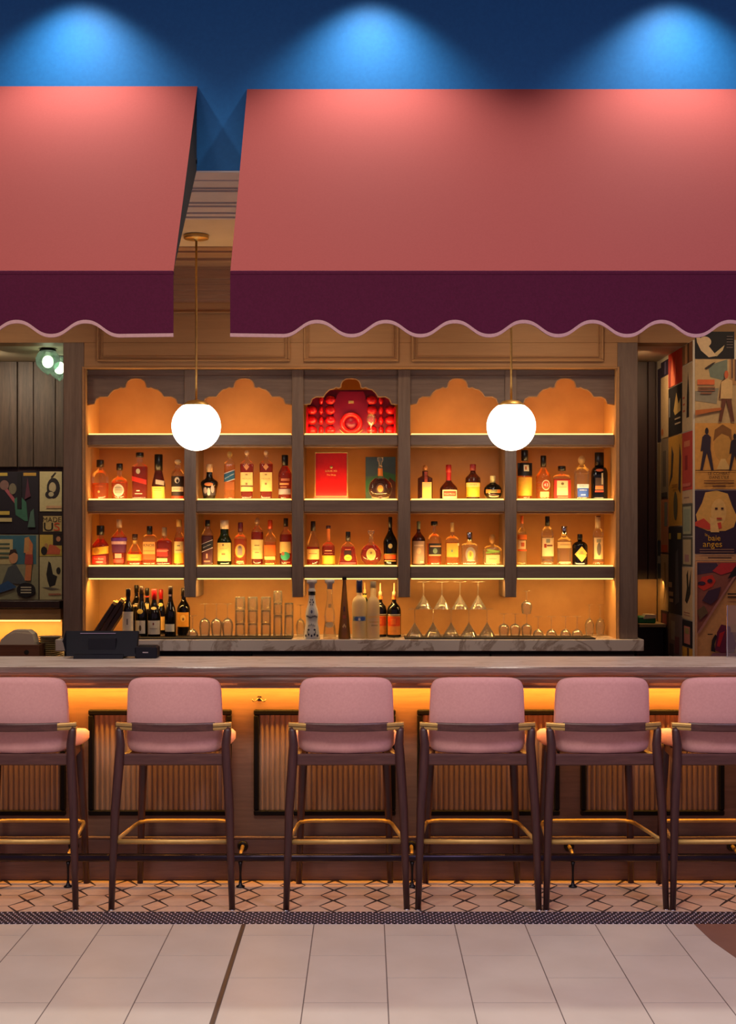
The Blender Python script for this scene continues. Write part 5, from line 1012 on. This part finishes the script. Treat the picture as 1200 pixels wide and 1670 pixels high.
# ================================================================== POSTERS
class Poster:
    """a paper sheet on a wall, its print laid on as thin coloured shapes; u and v run 0..1 from the lower left corner"""
    def __init__(s, x0, x1, z0, z1, y, col, label, side=False, cat='poster'):
        s.a, s.b, s.z0, s.z1, s.y, s.side, s.k = x0, x1, z0, z1, y, side, 0
        c = (y, (x0 + x1) / 2, z0) if side else ((x0 + x1) / 2, y, z0)
        s.t = thing('film_poster', c, label, cat, 'film posters beside the bar')
        s.shape('paper_sheet', [(0, 0), (1, 0), (1, 1), (0, 1)], col, 0.004)
    def pt(s, u, v, o):
        if s.side: return (s.y - o, s.b + (s.a - s.b) * u, s.z0 + (s.z1 - s.z0) * v)   # left-facing wall: u runs from far to near
        return (s.a + (s.b - s.a) * u, s.y - o, s.z0 + (s.z1 - s.z0) * v)
    def shape(s, name, poly, col, th=0.0009):
        o0 = 0.0 if s.k == 0 else 0.004 + 0.0009 * (s.k - 1); o1 = th if s.k == 0 else o0 + th
        MB().loft([[s.pt(u, v, o0 + 0.0003) for u, v in poly], [s.pt(u, v, o1 + 0.0003) for u, v in poly]], smooth=False).build(name, ink(col, 0.7), s.t); s.k += 1; return s
    def rect(s, u0, u1, v0, v1, col, name='colour_field'): return s.shape(name, [(u0, v0), (u1, v0), (u1, v1), (u0, v1)], col)
    def oval(s, cu, cv, ru, rv, col, name='printed_oval', n=20): return s.shape(name, [(cu + ru * math.cos(2 * math.pi * j / n), cv + rv * math.sin(2 * math.pi * j / n)) for j in range(n)], col)
    def lines(s, u0, u1, vs, col, h=0.012):
        for v in vs: s.rect(u0, u1, v, v + h, col, 'print_line')
        return s
    def text(s, body, cu, cv, hgt, col, sx=1.0):
        vs, fs = text_geo(body); W_ = abs(s.b - s.a); Hh = s.z1 - s.z0; o = 0.0055 + 0.0009 * s.k
        MB().add([s.pt(cu + v[0] * hgt * sx / W_, cv + v[1] * hgt / Hh, o) for v in vs], fs).build('lettering', ink(col, 0.7), s.t); s.k += 1; return s
    def man(s, cu, v0, hgt, col, skin, wu):
        s.shape('printed_figure', [(cu - wu * 0.9, v0), (cu - wu * 0.55, v0), (cu, v0 + hgt * 0.42), (cu + wu * 0.6, v0), (cu + wu * 0.95, v0), (cu + wu * 0.5, v0 + hgt * 0.5), (cu + wu * 0.55, v0 + hgt * 0.78), (cu + wu * 0.2, v0 + hgt * 0.84), (cu - wu * 0.25, v0 + hgt * 0.84), (cu - wu * 0.6, v0 + hgt * 0.78), (cu - wu * 0.85, v0 + hgt * 0.45), (cu - wu * 0.6, v0 + hgt * 0.45), (cu - wu * 0.45, v0 + hgt * 0.5)], col)
        return s.oval(cu, v0 + hgt * 0.92, wu * 0.24, hgt * 0.08, skin, 'printed_head')
def fp(y0, y1, x0=1133, x1=1203): return PX(x0, YP), PX(x1, YP), PZ(y1, YP), PZ(y0, YP), YP
p = Poster(*fp(541, 585, 1133, 1197), (20, 14, 16), 'black poster with white shapes at the top of the pillar')
p.shape('printed_shape', [(0.02, 0.9), (0.3, 0.55), (0.55, 0.1), (0.35, 0.05), (0.15, 0.3), (0.05, 0.6)], (226, 196, 150)).oval(0.25, 0.62, 0.16, 0.2, (226, 196, 150)).shape('printed_shape', [(0.5, 0.2), (0.75, 0.5), (0.7, 0.3), (0.55, 0.08)], (206, 180, 130)).lines(0.8, 0.96, (0.4, 0.5, 0.6, 0.7, 0.8), (110, 96, 90), 0.03)
p = Poster(*fp(586, 690), (206, 172, 118), 'beige and teal poster of a walking man in a pale shirt')
p.shape('colour_field', [(0.3, 0.9), (0.75, 1), (0.75, 0.65), (0.35, 0.72)], (120, 130, 110)).shape('colour_field', [(0.0, 0.35), (0.5, 0.3), (0.55, 0.55), (0.0, 0.5)], (150, 140, 116)).rect(0.8, 0.98, 0.6, 1.0, (190, 140, 86)).rect(0.84, 0.88, 0.7, 1, (110, 80, 60)).rect(0.92, 0.95, 0.66, 1, (110, 80, 60)).shape('printed_bird', [(0.22, 0.86), (0.4, 0.94), (0.48, 0.96), (0.36, 0.88), (0.26, 0.84)], (60, 46, 36))
p.rect(0.05, 0.45, 0.60, 0.68, (226, 112, 60)).lines(0.06, 0.46, (0.50, 0.545), (150, 96, 66), 0.022).lines(0.12, 0.38, (0.455,), (150, 96, 66), 0.022).man(0.72, 0.02, 0.8, (110, 62, 40), (206, 100, 56), 0.2).shape('printed_shirt', [(0.58, 0.38), (0.86, 0.38), (0.86, 0.66), (0.74, 0.70), (0.6, 0.64)], (222, 182, 120)).shape('colour_field', [(0, 0.12), (0.6, 0.2), (0.6, 0.24), (0, 0.2)], (196, 110, 50))
p = Poster(*fp(690, 798), (222, 158, 74), 'orange poster of two dark standing figures beside a large face')
p.oval(0.64, 0.66, 0.2, 0.24, (206, 150, 70), 'printed_face').shape('printed_hair', [(0.42, 0.72), (0.46, 0.9), (0.64, 0.98), (0.84, 0.9), (0.86, 0.7), (0.78, 0.8), (0.62, 0.84), (0.5, 0.78)], (140, 90, 40)).shape('printed_collar', [(0.5, 0.30), (0.6, 0.46), (0.7, 0.46), (0.82, 0.30)], (230, 186, 110)).man(0.27, 0.29, 0.64, (52, 36, 52), (40, 30, 40), 0.17).man(0.92, 0.29, 0.55, (44, 30, 40), (40, 30, 40), 0.15).lines(0.0, 1.0, (0.28,), (60, 40, 30), 0.008)
p.text('LE COMBAT', 0.55, 0.235, 0.026, (60, 26, 16)).text("DANS L'ILE", 0.55, 0.175, 0.026, (60, 26, 16)).lines(0.2, 0.9, (0.12, 0.09), (110, 66, 40)).lines(0.4, 0.7, (0.05, 0.03), (110, 66, 40))
p = Poster(*fp(800, 903), (52, 30, 58), 'dark purple poster of a blonde woman with yellow title lettering')
p.shape('printed_hair', [(0.08, 0.42), (0.02, 0.62), (0.16, 0.8), (0.24, 0.97), (0.5, 1.0), (0.76, 0.95), (0.86, 0.76), (0.98, 0.58), (0.9, 0.42), (0.7, 0.36), (0.3, 0.36)], (232, 176, 90)).oval(0.55, 0.66, 0.18, 0.21, (240, 190, 110), 'printed_face').shape('printed_scarf', [(0.0, 0.5), (0.2, 0.56), (0.36, 0.46), (0.6, 0.5), (0.62, 0.40), (0.3, 0.38), (0.0, 0.44)], (216, 70, 50)).shape('printed_hand', [(0.36, 0.34), (0.34, 0.58), (0.5, 0.54), (0.56, 0.34)], (244, 196, 120)).rect(0.46, 0.52, 0.70, 0.73, (60, 30, 30)).rect(0.60, 0.66, 0.70, 0.73, (60, 30, 30)).rect(0.5, 0.62, 0.545, 0.57, (190, 60, 40))
p.text('baie', 0.44, 0.245, 0.050, (240, 180, 40)).text('anges', 0.40, 0.15, 0.056, (240, 180, 40)).lines(0.1, 0.9, (0.06, 0.02), (150, 110, 90), 0.016).text("la", 0.25, 0.30, 0.028, (240, 180, 40))
p = Poster(*fp(904, 914), (214, 160, 110), 'narrow pale poster strip with a line of small print'); p.lines(0.3, 0.85, (0.35,), (90, 60, 50), 0.2)
p = Poster(*fp(915, 1076), (220, 158, 98), 'racing poster with red cars and a red scooter at the bottom right')
p.shape('colour_field', [(0.04, 0.99), (1, 0.99), (1, 0.86), (0.04, 0.26)], (150, 84, 70)).shape('printed_road', [(0.04, 0.98), (0.5, 0.98), (0.6, 0.9), (0.04, 0.86)], (70, 50, 76)).shape('printed_car', [(0.06, 0.74), (0.16, 0.84), (0.4, 0.86), (0.48, 0.8), (0.4, 0.74), (0.2, 0.70)], (216, 56, 40)).shape('printed_car', [(0.4, 0.9), (0.6, 0.98), (0.95, 0.98), (0.9, 0.9), (0.6, 0.86)], (206, 50, 56)).oval(0.15, 0.775, 0.09, 0.02, (60, 34, 60)).oval(0.34, 0.80, 0.06, 0.02, (60, 34, 60)).shape('printed_car', [(0.16, 0.6), (0.3, 0.70), (0.6, 0.74), (0.52, 0.62), (0.36, 0.56)], (70, 40, 66)).shape('printed_car', [(0.04, 0.5), (0.2, 0.55), (0.3, 0.48), (0.1, 0.40)], (110, 84, 56)).shape('printed_kerb', [(0.04, 0.27), (0.1, 0.27), (1.0, 0.88), (1.0, 0.92)], (180, 120, 110)).shape('printed_shade', [(0.75, 0.82), (0.9, 0.93), (1, 0.97), (1, 0.86)], (30, 18, 30))
p.lines(0.75, 0.98, (0.66, 0.63), (50, 30, 30), 0.014).rect(0.0, 0.04, 0, 1, (214, 160, 120)).shape('printed_scooter', [(0.45, 0.10), (0.5, 0.28), (0.6, 0.36), (0.8, 0.34), (0.95, 0.16), (0.9, 0.08), (0.6, 0.07)], (110, 20, 60)).shape('printed_scooter', [(0.5, 0.14), (0.56, 0.27), (0.68, 0.29), (0.56, 0.13)], (196, 26, 40)).shape('printed_tyre', [(0.36, 0.09), (0.38, 0.2), (0.46, 0.26), (0.5, 0.24), (0.44, 0.16), (0.46, 0.08)], (30, 18, 26)).rect(0.28, 0.4, 0.255, 0.265, (40, 24, 24)).rect(0.82, 1, 0.28, 0.36, (206, 160, 90)).shape('colour_field', [(0.3, 0.01), (1, 0.03), (1, 0.07), (0.4, 0.07)], (150, 96, 110))
# left-facing side of the pillar: y runs from far to near
def sp(y0, y1, ya, yb, dn): return ya, yb, PZ(y1, dn), PZ(y0, dn), XP
A0, A1, A2, A3, A4 = 9.445, 9.745, 10.19, 10.45, 10.57
def SP(py0, py1, ya, yb, col, label):
    return Poster(ya + 0.004, yb - 0.004, PZ(py1, ya), min(2.93, PZ(py0, ya)), XP, col, label, side=True)
SP(520, 588, A0, A1, (150, 100, 56), 'wood brown poster at the top of the pillar edge').rect(0.3, 0.5, 0, 1, (206, 150, 90)).rect(0.6, 0.7, 0, 1, (70, 40, 26))
SP(590, 700, A0, A1, (214, 186, 140), 'white poster with one slim black silhouette').shape('printed_figure', [(0.45, 0.2), (0.7, 0.2), (0.72, 0.55), (0.62, 0.88), (0.5, 0.55)], (30, 24, 26)).lines(0.1, 0.3, (0.3, 0.4, 0.5), (206, 110, 80), 0.03)
SP(702, 798, A0, A1, (196, 70, 56), 'red poster on the pillar edge').rect(0.2, 0.8, 0.75, 0.85, (220, 130, 90)).rect(0.3, 0.55, 0.35, 0.6, (150, 40, 40)).rect(0.1, 0.9, 0.06, 0.12, (210, 110, 90))
SP(799, 820, A0, A1, (206, 170, 130), 'small cream sheet above the framed print').lines(0.2, 0.7, (0.4,), (150, 110, 90), 0.1)
SP(821, 874, A0, A1, (90, 84, 70), 'small framed print with a pale green sheet, upper of two').rect(0.1, 0.9, 0.06, 0.92, (176, 172, 136)).rect(0.2, 0.8, 0.14, 0.84, (150, 156, 130))
SP(876, 924, A0, A1, (90, 84, 70), 'small framed print with a pink patch, lower of two').rect(0.1, 0.9, 0.06, 0.92, (190, 166, 126)).rect(0.3, 0.7, 0.15, 0.4, (166, 120, 116))
SP(926, 1012, A0, A1, (206, 170, 126), 'cream poster with a black butterfly-like silhouette').shape('printed_figure', [(0.3, 0.35), (0.5, 0.6), (0.45, 0.85), (0.6, 0.95), (0.65, 0.6), (0.9, 0.95), (0.85, 0.5), (0.7, 0.4), (0.5, 0.3)], (36, 30, 24)).lines(0.2, 0.8, (0.12, 0.07), (180, 110, 90), 0.015)
SP(1014, 1058, A0, A1, (26, 18, 26), 'black poster with a pink picture, low on the pillar edge').rect(0.2, 0.8, 0.12, 0.78, (190, 110, 96)).rect(0.3, 0.7, 0.5, 0.72, (150, 130, 80))
SP(1059, 1076, A0, A1, (214, 150, 50), 'yellow poster scrap at the pillar foot').rect(0.5, 0.7, 0, 1, (90, 50, 30))
SP(545, 622, A1, A2, (206, 50, 28), 'bright red poster on the pillar side').shape('printed_flame', [(0.1, 0), (0.3, 0.9), (0.45, 0.2), (0.6, 0.95), (0.5, 0)], (226, 120, 80)).rect(0.05, 0.2, 0, 0.8, (150, 60, 50))
SP(624, 705, A1, A2, (22, 16, 18), 'black poster with yellow-white print').shape('printed_shape', [(0.4, 0.5), (0.6, 0.85), (0.75, 0.6), (0.9, 0.7), (0.9, 0.45), (0.5, 0.4)], (206, 170, 96)).lines(0.5, 0.9, (0.2, 0.3), (190, 170, 140), 0.03).rect(0.1, 0.15, 0.4, 0.8, (150, 150, 150))
SP(707, 857, A1, A2, (206, 150, 56), 'yellow poster with tall dark silhouettes').shape('printed_figure', [(0.05, 0.45), (0.2, 0.6), (0.25, 0.9), (0.4, 0.8), (0.3, 0.55)], (60, 50, 50)).shape('printed_figure', [(0.75, 0.4), (0.85, 0.9), (0.95, 0.75), (0.9, 0.35)], (50, 44, 50)).oval(0.55, 0.22, 0.14, 0.16, (90, 84, 60)).lines(0.3, 0.7, (0.45, 0.42), (170, 110, 40))
SP(859, 1004, A1, A2, (44, 38, 44), 'dark grey poster with small pale squares').shape('printed_streak', [(0.5, 0.1), (0.55, 0.7), (0.7, 0.75), (0.8, 0.15)], (84, 76, 80)).rect(0.06, 0.2, 0.86, 0.93, (206, 170, 60)).rect(0.7, 0.95, 0.86, 0.93, (190, 160, 60)).rect(0.05, 0.3, 0.30, 0.36, (196, 160, 120)).rect(0.1, 0.4, 0.2, 0.25, (196, 160, 120)).rect(0.15, 0.4, 0.13, 0.17, (196, 160, 120))
SP(1006, 1076, A1, A2, (130, 104, 100), 'faded mauve poster at the pillar foot').rect(0.2, 0.5, 0.4, 0.85, (166, 146, 130)).rect(0.5, 0.8, 0.1, 0.5, (120, 60, 70)).rect(0.1, 0.4, 0.0, 0.3, (84, 60, 60))
SP(585, 610, A2, A3, (40, 26, 50), 'dark violet poster scrap high on the pillar side').rect(0.5, 0.7, 0.1, 0.9, (90, 80, 110))
SP(611, 712, A2, A3, (206, 176, 130), 'plain cream poster high on the pillar side').oval(0.2, 0.1, 0.15, 0.06, (206, 120, 60))
SP(714, 812, A2, A3, (150, 130, 106), 'grey poster with a blurred figure').rect(0.3, 0.7, 0.2, 0.8, (110, 96, 84)).rect(0.1, 0.9, 0.02, 0.1, (70, 60, 56))
SP(814, 902, A2, A3, (206, 130, 90), 'salmon poster on the far pillar side').rect(0.5, 0.9, 0.5, 0.95, (130, 130, 120)).rect(0.1, 0.9, 0.02, 0.15, (216, 90, 40))
SP(904, 996, A2, A3, (200, 166, 124), 'cream poster with a thin drawn figure').shape('printed_figure', [(0.35, 0.1), (0.55, 0.5), (0.45, 0.85), (0.65, 0.85), (0.7, 0.4)], (150, 120, 80))
SP(998, 1076, A2, A3, (50, 24, 40), 'dark maroon poster low on the far pillar side').rect(0.2, 0.8, 0.7, 0.95, (130, 56, 76))
SP(600, 720, A3, A4, (46, 30, 56), 'violet poster strip beside the dark wall'); SP(722, 880, A3, A4, (176, 150, 110), 'cream poster strip beside the dark wall'); SP(882, 944, A3, A4, (60, 70, 90), 'blue-grey poster strip beside the dark wall').rect(0.1, 0.9, 0.4, 0.6, (190, 180, 170))
SP(946, 1016, A3, A4, (214, 180, 130), 'cream poster strip above the corner shelf')
# left back wall
def lp(x0, x1, y0, y1, col, label): return Poster(PX(x0, YW), PX(x1, YW), PZ(y1, YW), PZ(y0, YW), YW - 0.001, col, label)
p = lp(-60, 63, 769, 870, (30, 22, 36), 'dark poster with slanted figures and yellow labels on the left wall')
p.rect(0.3, 0.59, 0.93, 0.98, (196, 166, 70)).rect(0.8, 0.97, 0.93, 0.98, (196, 150, 60)).shape('printed_beam', [(0.55, 0.7), (0.8, 0.3), (0.83, 0.32), (0.58, 0.74)], (170, 84, 96)).shape('printed_figure', [(0.7, 0.3), (0.68, 0.55), (0.75, 0.62), (0.84, 0.5), (0.86, 0.2), (0.82, 0.2)], (60, 110, 90)).oval(0.55, 0.78, 0.06, 0.08, (130, 96, 90), 'printed_head').oval(0.66, 0.72, 0.05, 0.09, (120, 110, 90), 'printed_head').rect(0.3, 0.62, 0.30, 0.36, (206, 176, 80)).rect(0.3, 0.65, 0.19, 0.25, (206, 186, 130)).rect(0.72, 0.78, 0.4, 0.98, (20, 14, 24)).shape('printed_figure', [(0.82, 0.55), (0.86, 0.9), (0.9, 0.6)], (90, 40, 60)).shape('printed_figure', [(0.86, 0.1), (0.9, 0.35), (0.94, 0.4), (0.96, 0.1)], (80, 110, 100))
p = lp(65, 101, 769, 834, (206, 190, 140), 'cream poster with a dark-haired head, partly behind the shelving post')
p.oval(0.62, 0.58, 0.3, 0.26, (40, 30, 34), 'printed_hair').oval(0.58, 0.60, 0.16, 0.13, (196, 176, 136), 'printed_face').oval(0.45, 0.42, 0.2, 0.1, (40, 30, 34)).oval(0.52, 0.43, 0.12, 0.06, (190, 176, 140)).shape('printed_stroke', [(0.5, 0.86), (0.7, 0.98), (0.74, 0.97), (0.56, 0.85)], (60, 50, 50)).rect(0.3, 1.0, 0.08, 0.14, (206, 160, 120))
p = lp(65, 101, 836, 871, (40, 24, 26), 'dark framed poster reading MADE with large coloured capitals')
p.rect(0.15, 1.0, 0.12, 0.84, (196, 170, 110)).text('MADE', 0.55, 0.66, 0.050, (60, 44, 30)).text('U', 0.40, 0.32, 0.085, (24, 18, 20), 1.3).text('S', 0.78, 0.32, 0.085, (206, 76, 40), 1.3)
p = lp(-60, 63, 872, 979, (150, 146, 116), 'blue and cream poster with a reclining man and standing woman')
p.rect(0.3, 0.97, 0.55, 0.99, (60, 110, 130)).rect(0.3, 0.66, 0.55, 0.93, (196, 180, 130)).lines(0.34, 0.62, (0.84, 0.78, 0.70, 0.64), (80, 96, 80), 0.03).oval(0.67, 0.66, 0.06, 0.1, (206, 150, 110), 'printed_head').shape('printed_hair', [(0.61, 0.68), (0.63, 0.77), (0.70, 0.78), (0.73, 0.7), (0.68, 0.73)], (60, 36, 30)).shape('printed_jacket', [(0.6, 0.5), (0.7, 0.56), (0.8, 0.36), (0.86, 0.24), (0.66, 0.26), (0.5, 0.2)], (80, 84, 90)).shape('printed_figure', [(0.82, 0.3), (0.84, 0.6), (0.82, 0.86), (0.88, 0.95), (0.93, 0.85), (0.92, 0.6), (0.9, 0.3)], (214, 130, 80)).shape('printed_hair', [(0.81, 0.72), (0.82, 0.95), (0.88, 0.97), (0.88, 0.75)], (206, 150, 90)).shape('printed_dress', [(0.82, 0.55), (0.83, 0.7), (0.93, 0.7), (0.93, 0.55)], (170, 70, 60)).shape('colour_field', [(0.3, 0.12), (0.6, 0.3), (0.72, 0.2), (0.4, 0.08)], (50, 84, 130)).oval(0.84, 0.16, 0.125, 0.11, (26, 20, 28)).lines(0.77, 0.91, (0.19, 0.15, 0.11), (206, 196, 170), 0.018)
p = lp(65, 101, 872, 907, (206, 176, 80), 'yellow poster with black and coral figures')
p.rect(0.6, 1.0, 0.5, 1, (40, 28, 30)).shape('printed_figure', [(0.3, 0.1), (0.45, 0.55), (0.7, 0.5), (0.95, 0.3), (0.9, 0.08)], (206, 100, 66)).oval(0.2, 0.25, 0.14, 0.2, (30, 24, 28)).oval(0.3, 0.5, 0.08, 0.1, (190, 140, 90)).oval(0.85, 0.8, 0.1, 0.12, (190, 130, 96))
p = lp(65, 101, 908, 979, (196, 184, 140), 'cream poster with black ink figures, lowest by the shelving post')
p.shape('printed_figure', [(0.3, 0.6), (0.4, 0.9), (0.5, 0.85), (0.6, 0.6), (0.8, 0.55), (0.7, 0.35), (0.45, 0.3), (0.35, 0.45)], (30, 26, 30)).oval(0.85, 0.68, 0.1, 0.08, (40, 34, 34)).shape('printed_stroke', [(0.1, 0.3), (0.5, 0.24), (0.9, 0.26), (0.5, 0.3)], (110, 100, 90)).rect(0.4, 0.95, 0.12, 0.16, (190, 120, 90))
# clear screen panel standing at the right end of the bar top
t = thing('clear_screen', (PX(1250, 7.6), 7.60, ZT), 'clear upright screen panel at the right end of the bar top', 'screen')
MB().box(PX(1186, 7.6), 2.6, 7.598, 7.602, ZT, PZ(987, 7.6)).build('pane', 'screen_glass', t)
MB().box(PX(1184.5, 7.6), PX(1186, 7.6), 7.595, 7.605, ZT, PZ(987, 7.6)).build('edge_strip', 'chrome', t)
